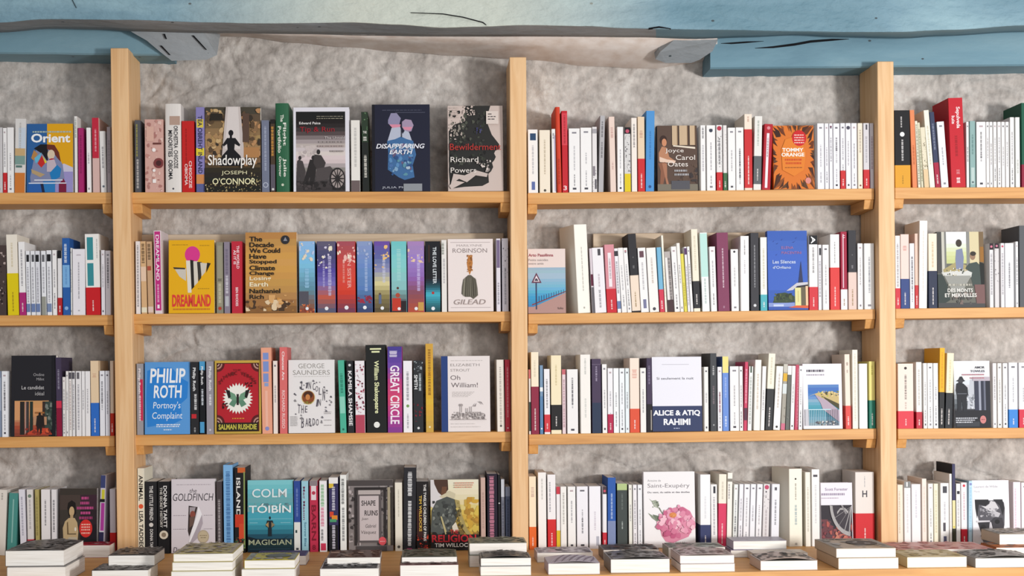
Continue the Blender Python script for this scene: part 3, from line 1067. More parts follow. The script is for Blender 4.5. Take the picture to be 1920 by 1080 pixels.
@art
def monts(p):
    p.R(0, 0, 1, 1, '6A6A62')
    p.R(.1, .42, .2, 1, 'C9C6BA')
    p.G(.19, .58, .64, 1, ['C6C98A', 'D6DAA8', 'E3E6E0', 'EDEDED'], 8)
    p.R(.16, .5, .2, 1, '7A7A76')
    p.R(.63, .5, .7, 1, '8A8A86')
    p.R(.7, .55, .9, 1, 'D9CBA4')
    p.R(.9, .55, 1, 1, '7A6448')
    p.R(.92, .6, 1, .8, '9A6A2E')
    p.R(0, .45, .1, 1, '4A4A48')
    p.pts([(.12, .5), (.4, .6), (.62, .56), (.62, .46), (.14, .46)], 'A99C6E')
    p.E(.47, .85, .065, .05, '3F382F')
    p.pts([(.41, .76), (.54, .78), (.57, .66), (.55, .5), (.4, .5), (.39, .64)], '8088A4')
    p.E(.76, .68, .06, .055, '9A7A62')
    p.E(.77, .71, .065, .03, '3A332C')
    p.pts([(.68, .58), (.84, .6), (.98, .52), (1, .3), (.76, .28), (.7, .42), (.6, .52)], '45504C')
    p.pts([(.9, .6), (1, .58), (1, .25), (.93, .25)], '1F2220')
    p.pts([(.08, .46), (.6, .5), (.74, .46), (.72, .4), (.5, .36), (.28, .36)], 'D3D3CE')
    p.pts([(.14, .42), (.72, .42), (.52, .2), (.32, .2)], '9A9A94')
    p.S(58, 14, .16, .42, .66, .52, .015, .03, ['F0EEE6', '5A5E50', 'B5A06A', '3A3E38', 'E3DFD0'])
    p.pts([(0, .44), (.1, .44), (.2, .3), (.26, .1), (.1, .04), (0, .04)], '38423F')
    p.R(0, 0, 1, .06, '4A4A4A')
    p.pts([(.78, .3), (1, .3), (1, .05), (.82, .05)], '7A5A58')
    p.S(59, 12, .3, .04, .72, .2, .03, .08, ['7A6A64', '5A5654', '4A4A48', '8A7A72'])
    p.D(.22, .285, .72, .025, 'B5B2A6', 2)
    p.T('DES MONTS', .2, .2, .05, 'EDEAE3', w=.54, b=.02)
    p.T('ET MERVEILLES', .14, .135, .05, 'EDEAE3', w=.68, b=.02)


@art
def candidat(p):
    p.G(.08, 0, .84, .44, ['8A4030', 'A9503A', 'C98A62', 'D69A66', 'CF9560'], 10)
    p.R(.08, .2, .2, .43, 'D69A6A')
    for u, w, c in ((.2, .1, '2A2624'), (.31, .04, 'A9847A'), (.34, .06, '3F3A38'), (.42, .07, '26322C'), (.7, .06, '3A2A24')):
        p.R(u, .02, u + w, .43, c)
    p.R(.76, .08, .97, .43, '38463F')
    p.S(60, 12, .76, .08, .96, .42, .03, .07, ['4A5A50', '2A3630', '7A8078'])
    p.pts([(.3, .02), (.56, .1), (.84, .1), (.92, .02)], 'C2452E')
    p.S(61, 10, .32, .02, .9, .1, .03, .07, ['6A2A22', 'D9603A', '8A3226'])
    p.R(.54, .28, .75, .3, '9A6234')
    p.R(.5, .14, .8, .24, 'B98A6A')
    p.E(.645, .275, .025, .02, '1A1716')
    p.pts([(.58, .25), (.66, .27), (.74, .24), (.75, .14), (.7, .12), (.69, .04), (.66, .02), (.64, .1), (.6, .04), (.58, .12), (.56, .14)], '241C1A')
    p.R(.92, 0, 1, 1, '1B1A1F')
    p.T('Ondine', .74, .745, .035, 'A9A6A8', w=.24, al='r')
    p.T('Millot', .74, .69, .033, 'A9A6A8', w=.17, al='r')
    p.T('Le candidat', .74, .58, .045, 'CFCCCC', w=.5, al='r')
    p.T('idéal', .74, .505, .045, 'B5B2B2', w=.2, al='r')


@art
def portnoy(p):
    rn = random.Random(3)
    p.pts([(.06, .1), (.04, .5), (.06, .88), (.3, .93), (.6, .92), (.8, .78), (.96, .72), (.94, .5), (.8, .42), (.82, .2), (.5, .1), (.26, .12)], '2C82D2')
    p.T('PHILIP', .12, .71, .2, 'F1F3F6', w=.78, b=.02, sh=.08)
    p.T('ROTH', .2, .5, .18, 'F1F3F6', w=.62, b=.02, sh=.08)
    p.T("Portnoy's", .19, .33, .12, 'EAF0F6', w=.6, sh=.1)
    p.T('Complaint', .17, .185, .12, 'EAF0F6', w=.66, sh=.1)
    p.D(.26, .125, .78, .015, 'D9E4F0', 2)
    p.D(.26, .1, .76, .015, 'D9E4F0', 3)
    p.D(.42, .055, .6, .015, 'D9E4F0', 4)


@art
def butterfly(p):
    p.R(.045, .03, .96, .965, '3A1A16')
    p.R(.06, .035, .945, .955, 'B5202C')
    for u, v in ((.06, .955), (.945, .955), (.06, .145), (.945, .145)):
        for r, c in ((.16, '5A1A1C'), (.11, 'B58A7A'), (.08, '4A1A1A'), (.05, 'C9A99A'), (.03, '5A1A1C')):
            sx, sy = (1 if u < .5 else -1), (-1 if v > .5 else 1)
            pl = [(u, v)] + [(u + sx * r * math.cos(i * math.pi / 16), v + sy * r * .7 * math.sin(i * math.pi / 16)) for i in range(9)]
            p.pts(pl, c)
    n = 28
    p.pts([(.5 + (.33 if i % 2 else .265) * math.cos(i * math.pi / n), .48 + (.215 if i % 2 else .17) * math.sin(i * math.pi / n)) for i in range(2 * n)], 'F0EDE3')
    for s in (-1, 1):
        p.pts([(.5, .46), (.5 + s * .06, .54), (.5 + s * .24, .6), (.5 + s * .2, .49), (.5 + s * .06, .44)], '6F9A7C')
        p.pts([(.5 + s * .17, .59), (.5 + s * .26, .6), (.5 + s * .2, .48), (.5 + s * .15, .5)], '1F1C1A')
        p.pts([(.5, .45), (.5 + s * .12, .46), (.5 + s * .19, .4), (.5 + s * .08, .36)], '5E8A70')
    p.R(.475, .39, .525, .54, '2A2622')
    p.S(62, 8, .66, .64, .82, .7, .02, .04, ['5A1416', '2E1210'])
    p.S(63, 8, .17, .34, .3, .42, .02, .04, ['5A1416', '2E1210'])
    p.T('THE', .4, .855, .025, '6A1A1C', w=.18)
    for i, ch in enumerate('SATANIC VERSES'):
        a = math.radians(148 - i * 8.9)
        p.T(ch, .5 + .45 * math.cos(a), .53 + .27 * math.sin(a), .05, '6A1719', w=.055, al='c', b=.02) if ch != ' ' else None
    p.D(.38, .2, .64, .014, 'D98A3A', 3)
    p.R(.06, .035, .945, .15, '241C14')
    p.T('SALMAN RUSHDIE', .09, .055, .075, 'C9BE4E', w=.82, b=.03)


@art
def bardo(p):
    p.T('GEORGE', .22, .885, .065, '9A958F', w=.56)
    p.T('SAUNDERS', .1, .795, .065, '9A958F', w=.8)
    p.D(.12, .77, .9, .006, 'B9B4AE', 2)
    rn = random.Random(11)
    p.E(.43, .485, .15, .098, 'D6C48A', 26)
    p.E(.43, .488, .135, .09, '8A4A26', 26)
    p.E(.43, .52, .1, .05, '4A2A1C', 18)
    p.E(.42, .49, .05, .04, 'C9824A', 18)
    p.S(64, 8, .34, .4, .52, .43, .012, .025, ['8A8A3A', '6A7A2E'])
    for i, (ch, u, v, h) in enumerate((('L', .28, .59, .12), ('I', .38, .61, .08), ('N', .44, .6, .1), ('C', .53, .585, .1), ('O', .59, .565, .075), ('L', .66, .52, .1), ('N', .74, .44, .17), ('I', .6, .36, .1), ('N', .65, .37, .09),
                                     ('T', .21, .27, .12), ('H', .28, .27, .11), ('E', .36, .28, .09), ('B', .28, .07, .14), ('A', .37, .09, .11), ('R', .44, .1, .1), ('D', .52, .1, .1), ('O', .6, .1, .09))):
        p.T(ch, u, v, h, '55505A', w=.055, sh=.1)
    for i in range(40):
        a = rn.uniform(0, 6.28)
        u, v = .52 + rn.uniform(.3, .43) * math.cos(a), .42 + rn.uniform(.3, .38) * math.sin(a) * .9
        if v < .74:
            s = rn.uniform(.01, .03)
            p.pts([(u - s, v), (u, v + s * .8), (u + s, v - s * .2), (u, v - s * .5)], rn.choice(['8A8688', '55525A', '77747A']))
    for i in range(7):
        p.D(.05, .1 + .02 * i, .2, .008, '9A9696', i)
    for v in (.1, .17, .26, .28):
        p.D(.78, v, .93, .008, '9A9696', int(v * 100))


@art
def william(p):
    p.R(0, 0, .135, 1, '26407A')
    p.D(.2, .935, .85, .008, 'C3BAB6', 2)
    p.T('ELIZABETH', .19, .865, .035, '9A918E', w=.6)
    p.T('STROUT', .19, .795, .035, '9A918E', w=.4)
    p.T('Oh', .19, .685, .06, '6A6062', w=.2)
    p.T('William!', .2, .585, .062, '6A6062', w=.55)
    for i, v in enumerate((.52, .505, .49, .475, .46)):
        p.D(.22, v, .68 - .03 * i, .006, 'B5ACA8', i)
    p.S(66, 90, .22, .16, .9, .26, .012, .03, ['9A908E', 'B5ABA8', '877E7E', 'C9C0BC', 'A69C9A'])
    p.R(.2, .155, .92, .163, 'A69C9A')
    p.R(.4, .25, .42, .36, 'A69C9A')
    p.E(.41, .35, .03, .018, 'A69C9A')
    p.R(.52, .25, .54, .31, 'A69C9A')
    p.R(.6, .25, .62, .33, 'A69C9A')
    p.pts([(.66, .33), (.72, .38), (.7, .33)], '8E8484')
    p.pts([(.76, .4), (.8, .38), (.86, .35), (.82, .39)], '8E8484')
    p.D(.22, .1, .7, .006, 'C9C0BC', 7)
    p.D(.22, .06, .8, .006, 'C9C0BC', 8)


@art
def rahimi(p):
    p.R(0, 0, 1, 1, 'ECEAF2')
    p.R(.2, .895, .75, .9, 'A9A6B0')
    p.T('Si seulement la nuit', .09, .695, .032, '4A4854', w=.75, b=.01)
    p.R(0, 0, 1, .34, '343E62')
    p.T('ALICE & ATIQ', .01, .2, .085, 'F3F3F6', w=.95, b=.035)
    p.T('RAHIMI', .22, .085, .085, 'F3F3F6', w=.54, b=.035)
    p.D(.42, .035, .54, .012, 'A9AEC4', 3)


@art
def beach(p):
    p.D(.1, .875, .55, .035, '5A5560', 8)
    p.D(.1, .82, .56, .02, 'A39EA9', 3)
    p.G(.13, .05, .92, .68, ['8A9AA9', '6FA4BC', '3F92AA', '2E8CA4', '5AA0B4', '8AA9C4', '4A80C4', '3A6AB4', '5A86C0'], 14)
    p.pts([(.13, .5), (.4, .56), (.92, .55), (.92, .3), (.6, .44), (.3, .53)], 'C9B27A')
    p.S(67, 20, .35, .48, .92, .58, .02, .05, ['E3CB8A', '8A8A3A', 'D6C08A', '6A6A6A', 'B5B54A', '4A4A32'])
    p.pts([(.3, .53), (.6, .44), (.92, .28), (.92, .1), (.5, .3), (.44, .4)], 'B5A3B2')
    p.pts([(.5, .5), (.92, .38), (.92, .3), (.6, .44)], '4A452A')
    for i in range(17):
        u = .15 + .045 * i
        p.R(u, .05, u + .012, .3, 'B9D3DC' if i < 10 else '5A5260')
    p.R(.13, .29, .7, .305, 'B9D9E0')
    p.S(68, 12, .3, .05, .9, .12, .02, .04, ['D9D3D0', '5A5660', '8A8A80'])
    p.R(.04, .05, .13, .3, 'C9C6CC')


@art
def moscou(p):
    p.G(0, 0, 1, 1, ['3A3C42', '2A2C34', '55585F', 'A9AEB8', 'D9DBE0', 'E6E6EA', 'EAEAED'], 14)
    p.pts([(.35, .28), (.58, .28), (.56, .75), (.44, .72)], 'BFC3CB')
    p.S(69, 14, .34, .28, .58, .5, .02, .06, ['9A9EA6', 'DDE0E6', '7A7E86'])
    for u, w, c in ((.56, .12, '34384A'), (.68, .06, '9CA0AE'), (.74, .08, '2E3242'), (.82, .05, '6A6E7E'), (.87, .13, '22242E')):
        p.R(u, .12, u + w, .74, c)
    p.R(.52, .7, 1, .76, 'B9AEB8')
    p.R(0, 0, 1, .26, '1F2026')
    p.R(.05, .02, .68, .09, '3A3C42')
    p.pts([(.05, .7), (.12, .72), (.16, .765), (.22, .77), (.27, .72), (.31, .7), (.2, .68)], '2A2C32')
    p.E(.18, .69, .06, .04, '3A3A40')
    p.pts([(.06, .66), (.14, .68), (.26, .66), (.37, .6), (.38, .5), (.34, .46), (.34, .24), (.24, .24), (.2, .42), (.17, .24), (.08, .24), (.07, .48), (.04, .56)], '22252C')
    p.R(.08, .505, .34, .515, '6A6E78')
    p.T('AMOR', .86, .885, .035, '4A4A55', w=.28, al='r', b=.02)
    p.T('TOWLES', .86, .83, .033, '5A5A64', w=.4, al='r', b=.02)
    p.D(.22, .785, .84, .018, 'B57A84', 3)
    p.D(.44, .735, .84, .018, 'B57A84', 4)
    for i, v in enumerate((.135, .105, .075)):
        p.D(.02, v, .62 - .07 * i, .016, 'C9CBD2', i)
    p.E(.78, .12, .085, .06, 'C9807E', 22)
    p.D(.73, .115, .83, .012, '8A4A50', 6)


@art
def venus(p):
    p.R(0, 0, 1, 1, '3B342E')
    p.G(0, 0, .55, .9, ['2A2320', '3A332C', '463F36'], 4)
    p.G(.55, 0, 1, .9, ['17151A', '241A22', '3A2630'], 4)
    p.pts([(.2, .7), (.22, .78), (.32, .82), (.42, .78), (.44, .62), (.36, .56), (.24, .58)], '1A1512')
    p.E(.32, .65, .07, .075, 'C2A57A')
    p.R(.28, .5, .36, .6, 'B59A70')
    p.pts([(.08, .4), (.14, .5), (.24, .55), (.4, .55), (.47, .48), (.5, .34), (.48, .2), (.72, .06), (.76, .02), (.1, .02), (.1, .2)], 'BFA67C')
    p.pts([(.1, .06), (.24, .26), (.46, .26), (.48, .02), (.12, .02)], 'B9AE96')
    p.pts([(.2, .3), (.19, .48), (.22, .5), (.24, .3)], '6A5638')
    p.R(.24, .3, .44, .315, '5A4A34')
    p.E(.42, .38, .025, .03, 'E3DCCB')
    for i, (u, w) in enumerate(((.58, .2), (.55, .24), (.46, .44), (.56, .26), (.52, .36))):
        p.D(u, .83 - .075 * i, u + w, .04, 'B5487E' if i < 4 else '9A3A68', i + 2)
    p.E(.7, .39, .175, .135, 'D42F2A', 26)
    for i, v in enumerate((.44, .4, .36, .31)):
        p.D(.58, v, .82, .02, 'EDB0A0', i + 5)


@art
def goldfinch(p):
    p.D(.12, .92, .9, .008, 'A99EA4', 2)
    p.T('the', .42, .815, .055, '4A454A', w=.16, sh=.2)
    p.T('GOLDFINCH', .04, .705, .1, '4A454A', w=.92, sh=.15)
    for v in (.505, .32):
        p.D(.05, v, .34, .006, '8A8086', int(v * 100))
        p.D(.74, v, .95, .006, '8A8086', int(v * 101))
    p.pts([(.4, .64), (.6, .62), (.5, .36), (.41, .22), (.38, .3)], '3A302E')
    p.pts([(.42, .62), (.56, .62), (.5, .5), (.42, .52)], 'A39A9E')
    p.E(.49, .52, .06, .05, '8A4A3E')
    p.pts([(.42, .48), (.54, .5), (.5, .38), (.42, .34)], '6A5248')
    p.pts([(.62, .64), (.7, .52), (.52, .2), (.38, .08), (.46, .3), (.58, .5)], 'F0ECEE')
    p.pts([(.7, .52), (.72, .4), (.6, .2), (.38, .08), (.55, .3)], 'AFA4AB')
    p.E(.73, .22, .13, .09, 'B5A48A', 24)
    p.E(.73, .22, .11, .075, 'C3B394', 24)
    p.D(.65, .23, .81, .01, '8A7A5E', 4)
    p.D(.67, .2, .79, .01, '8A7A5E', 5)
    p.T('Donna', .05, .01, .07, '5A5258', w=.34, sh=.2)


@art
def magician(p):
    p.G(0, 0, 1, 1, ['122A34', '16323C', '2E7F90', '4AA4B8', '45A4B4', '6FA9A9', '63B4BC', '7CC6CC'], 16)
    p.S(70, 20, .0, .56, 1, .68, .02, .05, ['6A8F92', '557C84', '7AA0A2'])
    p.R(.02, .46, .98, .465, '8AC4CE')
    p.pts([(0, .22), (.3, .17), (.8, .19), (.92, .235), (.7, .14), (.3, .12), (0, .15)], '0E1E26')
    p.E(.49, .475, .02, .022, '14181C')
    p.pts([(.43, .44), (.55, .44), (.58, .36), (.53, .34), (.53, .22), (.45, .22), (.45, .34), (.4, .36)], '16242C')
    p.pts([(.39, .38), (.46, .42), (.46, .34)], 'A98A5A')
    p.pts([(.52, .42), (.6, .38), (.52, .34)], '8A7A5A')
    p.R(.04, .405, .22, .41, 'A9D3DA')
    p.R(.72, .405, .94, .41, 'A9D3DA')
    p.T('COLM', .1, .76, .12, 'DDE9EA', w=.76, b=.01)
    p.T('TÓIBÍN', .03, .545, .13, 'E6EEEE', w=.92, b=.015)
    p.T('MAGICIAN', .02, .1, .075, 'A9AF90', w=.94, b=.01)
    p.R(.04, .04, .94, .045, '2E5A68')


@art
def ruins(p):
    p.R(0, 0, 1, 1, '857C7A')
    p.R(0, .92, 1, 1, '4A4342')
    p.S(71, 30, 0, .1, .3, .92, .03, .07, ['6A6260', '9A908E', 'B5A9A8', '3A3434', '7E7472'])
    p.S(72, 26, .7, .1, .98, .92, .03, .07, ['5A5250', '9A908E', '3A3434', '7E7472'])
    for u, w, c in ((.14, .05, '2E2828'), (.24, .03, 'B9AEAC'), (.66, .05, '3A3232'), (.8, .05, '2A2424'), (.88, .06, 'A2967E'), (.95, .05, '3A342E')):
        p.R(u, .08, u + w, .9, c)
    p.R(.18, .86, .86, .9, '2A2424')
    p.R(.22, .8, .72, .86, 'B5AAA6')
    p.R(.2, .12, .74, .8, '5A5252')
    p.R(.25, .15, .68, .78, 'C6B9B8')
    p.T('SHAPE', .29, .64, .075, '3A3434', w=.32, b=.02)
    p.T('RUINS', .36, .5, .075, '3A3434', w=.3, b=.02)
    p.T('Juan', .29, .43, .045, '4A4242', w=.15, sh=.2)
    p.T('Gabriel', .38, .33, .05, '4A4242', w=.24, sh=.2)
    p.T('Vásquez', .28, .23, .06, '4A4242', w=.34, sh=.1)
    p.R(.18, 0, .86, .07, '4A4444')
    p.E(.76, .14, .085, .06, 'D9525A', 20)
    p.D(.71, .13, .81, .012, 'EDB0B0', 4)


@art
def religion(p):
    p.G(0, 0, 1, 1, ['2A2418', '5A4A28', 'A98A3A', 'D3B44A', 'DCCB94', 'E3D9BC', 'E6DDC4'], 14)
    p.S(73, 22, .7, .2, 1, .75, .05, .12, ['C99F3A', 'BE8E34', 'D3B650', 'A97E2E', 'C4A044'])
    p.pts([(0, 1), (.16, 1), (.3, .7), (.06, .6), (0, .62)], 'D6D0D0')
    p.pts([(.07, 1), (.36, 1), (.37, .86), (.3, .8), (.26, .76), (.16, .82), (.08, .94)], '4A3226')
    p.pts([(.24, .9), (.34, .9), (.32, .78), (.22, .78)], '6A4630')
    p.pts([(.18, .76), (.4, .84), (.52, .8), (.5, .74), (.3, .72)], 'C9BEA0')
    p.pts([(.02, .56), (.12, .7), (.34, .76), (.5, .72), (.56, .6), (.54, .44), (.42, .3), (.3, .22), (.1, .2), (0, .26)], '4E524E')
    p.S(74, 24, .04, .3, .52, .7, .03, .07, ['6A6E68', '3F4240', '5A5E58', '343634', '7E827A'])
    p.pts([(.5, .72), (.6, .7), (.64, .52), (.74, .32), (.84, .22), (.76, .2), (.66, .3), (.56, .5)], 'A3925A')
    p.S(75, 16, .52, .3, .68, .68, .02, .045, ['4A4228', 'C9B464', '6A5C34', '857438'])
    p.pts([(.2, .48), (.23, .48), (.34, .24), (.3, .22)], 'B5A97A')
    p.pts([(.44, .34), (.52, .4), (.58, .28), (.46, .26)], 'D9D0BC')
    p.R(0, 0, 1, .22, '1D1816')
    p.S(76, 12, 0, .17, .6, .26, .04, .08, ['1D1816', '2A2622'])
    for i, v in enumerate((.945, .915, .885)):
        p.D(.5, v, .9 - .02 * i, .014, 'C98A72', i)
    p.T('THE', .4, .235, .055, 'B5202C', w=.17, b=.02)
    p.T('RELIGION', .02, .115, .105, 'C2252F', w=.92, b=.025)
    p.T('TIM WILLOCKS', .08, .045, .055, 'E9E3DA', w=.82, b=.015)


@art
def peony(p):
    p.T('Antoine de', .08, .87, .03, '9A9496', w=.26)
    p.T('Saint-Exupéry', .08, .775, .07, '8A8387', w=.82)
    p.T('Du vent, du sable et des étoiles', .08, .715, .026, '5A555C', w=.82, b=.02)
    p.pts([(.1, .65), (.16, .6), (.2, .54), (.28, .52), (.3, .58), (.24, .63), (.16, .62)], 'A3AA98')
    p.S(77, 10, .17, .53, .3, .61, .015, .03, ['8A927E', 'B9BFAE', '6A7062'])
    p.pts([(.28, .53), (.36, .44), (.37, .45), (.31, .53)], '7A8270')
    p.pts([(.08, .46), (.18, .42), (.24, .38), (.32, .36), (.34, .33), (.26, .34), (.16, .39)], '8A9480')
    p.pts([(.17, .44), (.28, .42), (.32, .36), (.24, .36)], '707A68')
    pk = ['DE8CA6', 'D27896', 'E9A6BA', 'C9688A', 'E39AB2', 'F0BFCC']
    p.pts([(.3, .3), (.34, .42), (.46, .5), (.62, .53), (.78, .53), (.9, .48), (.97, .38), (.95, .25), (.86, .14), (.7, .1), (.56, .06), (.42, .08), (.34, .16)], 'DA88A2')
    rn = random.Random(9)
    for i in range(120):
        a, r = rn.uniform(0, 6.28), rn.uniform(.05, 1)
        u, v = .62 + .34 * r * math.cos(a), .33 + .215 * r * math.sin(a)
        s, t = rn.uniform(.04, .085), a + rn.uniform(.8, 2.2)
        c = pk[rn.randint(0, 5)] if v > .22 else rn.choice(['C25A80', 'CB6A8C', 'B54E74', 'D27896'])
        p.pts([(u + s * math.cos(t + k * .9) * (1 if k % 2 else .7), v + .62 * s * math.sin(t + k * .9)) for k in range(7)], c)
    p.E(.56, .43, .07, .035, 'DE8A52')
    p.S(78, 8, .51, .41, .61, .45, .015, .028, ['E3A05A', 'C9703A', 'E8B070'])
    for i in range(5):
        p.pts([(.62 + .035 * i, .08), (.63 + .035 * i, .08), (.68 + .04 * i, .02), (.67 + .04 * i, .02)], '6A6A5E')


@art
def arch(p):
    p.T('Scott Forester', .14, .875, .045, '8A7A96', w=.72, b=.015)
    p.D(.02, .8, .76, .035, 'A398AC', 6)
    p.D(.02, .75, .56, .015, 'B5A9B9', 4)
    p.R(0, 0, .98, .645, '2E2830')
    p.pts([(0, 0), (.9, 0), (.7, .16), (.4, .26), (.2, .42), (0, .42)], '6A3A40')
    p.S(79, 30, 0, .0, .98, .4, .05, .12, ['7A3A42', '4A3438', 'A9564E', '3A3038', '8A464A', '5A3E44'])
    p.S(80, 10, .4, .05, .85, .3, .06, .12, ['B9685A', 'A9564E', 'C27A66'])
    for r, c in ((.62, 'A9A6A6'), (.54, '3A343C')):
        p.pts([(.95, .58)] + [(.95 + r * math.cos(a) * 1.1, .66 + r * .82 * math.sin(a)) for a in [math.radians(182 + i * 7) for i in range(13)]], c)
    for a in (205, 225, 246, 262):
        c, s = math.cos(math.radians(a)), math.sin(math.radians(a))
        p.pts([(.95 - .02 * s, .64 + .01 * c), (.95 + .62 * c - .015 * s, .64 + .48 * s), (.95 + .62 * c + .02 * s, .64 + .48 * s - .012), (.95 + .02 * s, .62)], 'A29E9E')
    p.pts([(.5, .54), (.6, .6), (.75, .6), (.86, .54), (.84, .51), (.74, .57), (.6, .57), (.5, .5)], 'AAA6A6')
    p.pts([(.62, .645), (.68, .645), (.8, .52), (.76, .5)], '8A8688')


@art
def portrait(p):
    p.T('Laurent de Wilde', .06, .885, .035, 'A9A6AC', w=.64, b=.01)
    p.T('Monk', .06, .81, .032, 'B9B6BC', w=.16)
    q = p.pts
    up = lambda pl, c: q([(u, v + .1) for u, v in pl], c)
    up([(.07, .6), (.14, .585), (.8, .585), (.86, .55), (.88, .46), (.86, .2), (.8, .02), (.3, .02), (.2, .18), (.1, .44)], '55535A')
    up([(.07, .6), (.44, .6), (.46, .54), (.36, .5), (.18, .52), (.12, .3), (.08, .46)], '1E1D22')
    up([(.56, .6), (.82, .6), (.87, .46), (.82, .34), (.74, .5)], '26252A')
    up([(.24, .5), (.36, .49), (.46, .53), (.5, .58), (.62, .56), (.72, .46), (.6, .4), (.46, .42)], 'CFCDD0')
    up([(.44, .4), (.6, .42), (.76, .38), (.7, .32), (.5, .34)], 'BFBDC2')
    p.S(81, 14, .2, .42, .7, .56, .03, .06, ['8A888E', 'A9A7AC', '6A686E', 'B9B7BC'])
    up([(.1, .27), (.46, .27), (.46, .25), (.1, .24)], 'D3D1D6')
    up([(.14, .24), (.44, .24), (.42, .1), (.22, .08)], '2A292E')
    up([(.5, .26), (.6, .32), (.8, .31), (.84, .2), (.8, .08), (.56, .12)], '3A383E')
    p.E(.66, .35, .07, .035, '141418')
    p.E(.28, .27, .07, .035, '141418')
    up([(.46, .25), (.5, .24), (.56, .06), (.42, .06)], 'C6C4C9')
    up([(.2, .02), (.8, .02), (.76, .1), (.3, .1)], '6E6C72')
    up([(.3, -.1), (.74, -.1), (.8, .04), (.2, .04)], '6E6C72')

# ---------------------------------------------------------------- the books, shelf by shelf
# x left, x right (at the foot), y of the top edge, [lean of the top in pixels], [h hardcover, o rounded spine, F cover out] | colour | print | description
# a description with * is a landmark: short name > full label
T11 = """
-8 5 239|L|w|white paperback cut by the edge
6 13 240|W|w;B,R,0,.31|
14 26 239|W|w|
27 47 223 1.5|DCD8D4|P,C9D3DE,.55,.88,.35,1;P,C9A878,.5,.6;P,7F9C94,.38,.5;P,5C7A74,.34,.37,.1,.7;P,D07A33,0,.27;D,B8B4B0,.6,.95|*orange-footed thick novel>thick novel with pale sky top and orange foot, beside the blue and yellow cover
49.5 137 232 F|2C5F9A|orient|*blue and yellow cover>paperback facing out with a half blue, half yellow cover and painted couple
140 145.5 218|E9E4E0|D,8A9A84,.72,.97|*tall slim white paperback>tall very thin white paperback just right of the blue and yellow cover
147 157 240|A8286A|D,7F1B50,.3,.9|*magenta paperback>thin plain magenta paperback, the only one on the top shelf before the first post
163 171 239.5 -1.5|W|w|
174 187 221 -2|D8B4AC|P,C2283F,.46,1;D,E9A9B2,.55,.85|*tall red and pink paperback>tall paperback, crimson above and pale pink below, near the first post
189 200 246 -3|E4E1DE|D,7F7C82,.4,.75;E,5E6A74,.1,.4|
201 208.5 238|A79CA0|D,8A8086,.3,.8|thin greyish mauve paperback
"""
T12 = """
247.5 264 225.5|55565C|D,A3A04A,.5,.95,.4,.3;D,C9C6C4,.06,.46,.5,.4|*dark grey paperback by the post>dark grey paperback with olive and white spine letters, tight against the first post
272 307 224|D3A69B|S,3,26,0,1,E3C0B4,C18C82,DDB4A8,B07A72;E,7C3A3A,.4,.55,.75;E,4A2426,.4,.3,.75;P,6A3A34,.655,.68,.45,.9;P,D9AE9E,.7,.9,.1,.5;P,F5EEEA,.13,.18,.42,.6;E,F5EEEA,.58,.2;E,F5EEEA,.3,.16|*pink face-photo spine>thick paperback whose spine shows a close-up pink face with white letters
310.5 340.5 195 o|E3DCD6|T,26252A,.27,.75,ORCHESTRA  CHIGOZIE,.68,.26;T,26252A,.14,.7,MINORITIES  OBIOMA,.34,.26;P,B79A8A,.76,.86,.3,.95;E,45424A,.04,.12|*tall white rounded novel>tall thick off-white novel with rounded spine and two lines of black capitals
341.5 365 227|C4211F|D,8E1414,.35,.9,.35,.12;T,F0DCD8,.06,.44,CHIGOZIE,.68,.24;T,F0DCD8,.1,.4,OBIOMA,.34,.24|*bright red novel>bright red paperback with white author letters at its foot
368 384 201|8A82B8|P,D9C34B,.76,.86,0.1,.9;P,E0CC3A,.43,.52;P,D08A52,.1,.21;P,5C6294,0,.1;T,23264A,.22,.9,TEA OBREHT INLAND,.5,.52|*lilac and yellow spine>lilac paperback with yellow patches and navy capitals down the spine
384.8 489 200.5 F|6B5238|shadowplay|*silhouetted-lady cover>paperback facing out, black silhouette of a lady in a lit alley
491 505.5 225.5|73788C|D,A8AEC0,.3,.92,.5,.3;E,B9BECB,.1,.7;E,73788C,.1,.5|
507.5 516.5 224|4A3A2C|P,1F1A18,.94,1;D,D79A44,.5,.9,.45,.55;P,5B5560,.02,.38;E,DDD9D4,.04,.5|thin dark paperback with orange letters
518 543 194 -2 o|2C6143|T,E6E6DA,.52,.78,Flight,.66,.3;T,E6E6DA,.44,.74,Portfolio,.3,.26;T,E6E6DA,.17,.38,Julie,.66,.28;T,E6E6DA,.17,.4,Orringer,.3,.24;E,C9CDB8,.08,.2;T,E6E6DA,.79,.87,The,.5,.25|*tall green hardcover>tall dark green rounded book with white script on the spine
550 655.5 201 F|E3DFE6|tiprun|*gun-crew cover>hardcover facing out in a white frame, soldiers hauling a wheeled gun
658.5 675.5 225.5 -1|E9E4DC|D,B6B2AE,.35,.9,.5,.3;P,6C5D5C,0,.16|*white and brown-footed paperback>white paperback with a brown foot between the gun crew and dark green book
680 692.5 210 -3|2B3A2A|S,8,10,.6,1,4E6A4C,6B8A62,3A5238;P,1F2320,0,.62;H,E6E3DA,.73,THE,.03,.55;D,E6E3DA,.64,.69,.5,.6;D,E0DCD0,.18,.46,.5,.45|*narrow dark green book>narrow dark green book beside the tall navy cover
698 807 195.5 F|1E2033|vanish|*navy hardcover cover>navy hardcover facing out with two blue-filled figures and slanted white title
840 944 198 F|CDBBB2|bewilder|*leafy-profile cover>paperback facing out, a face in profile made of dark leaves
"""
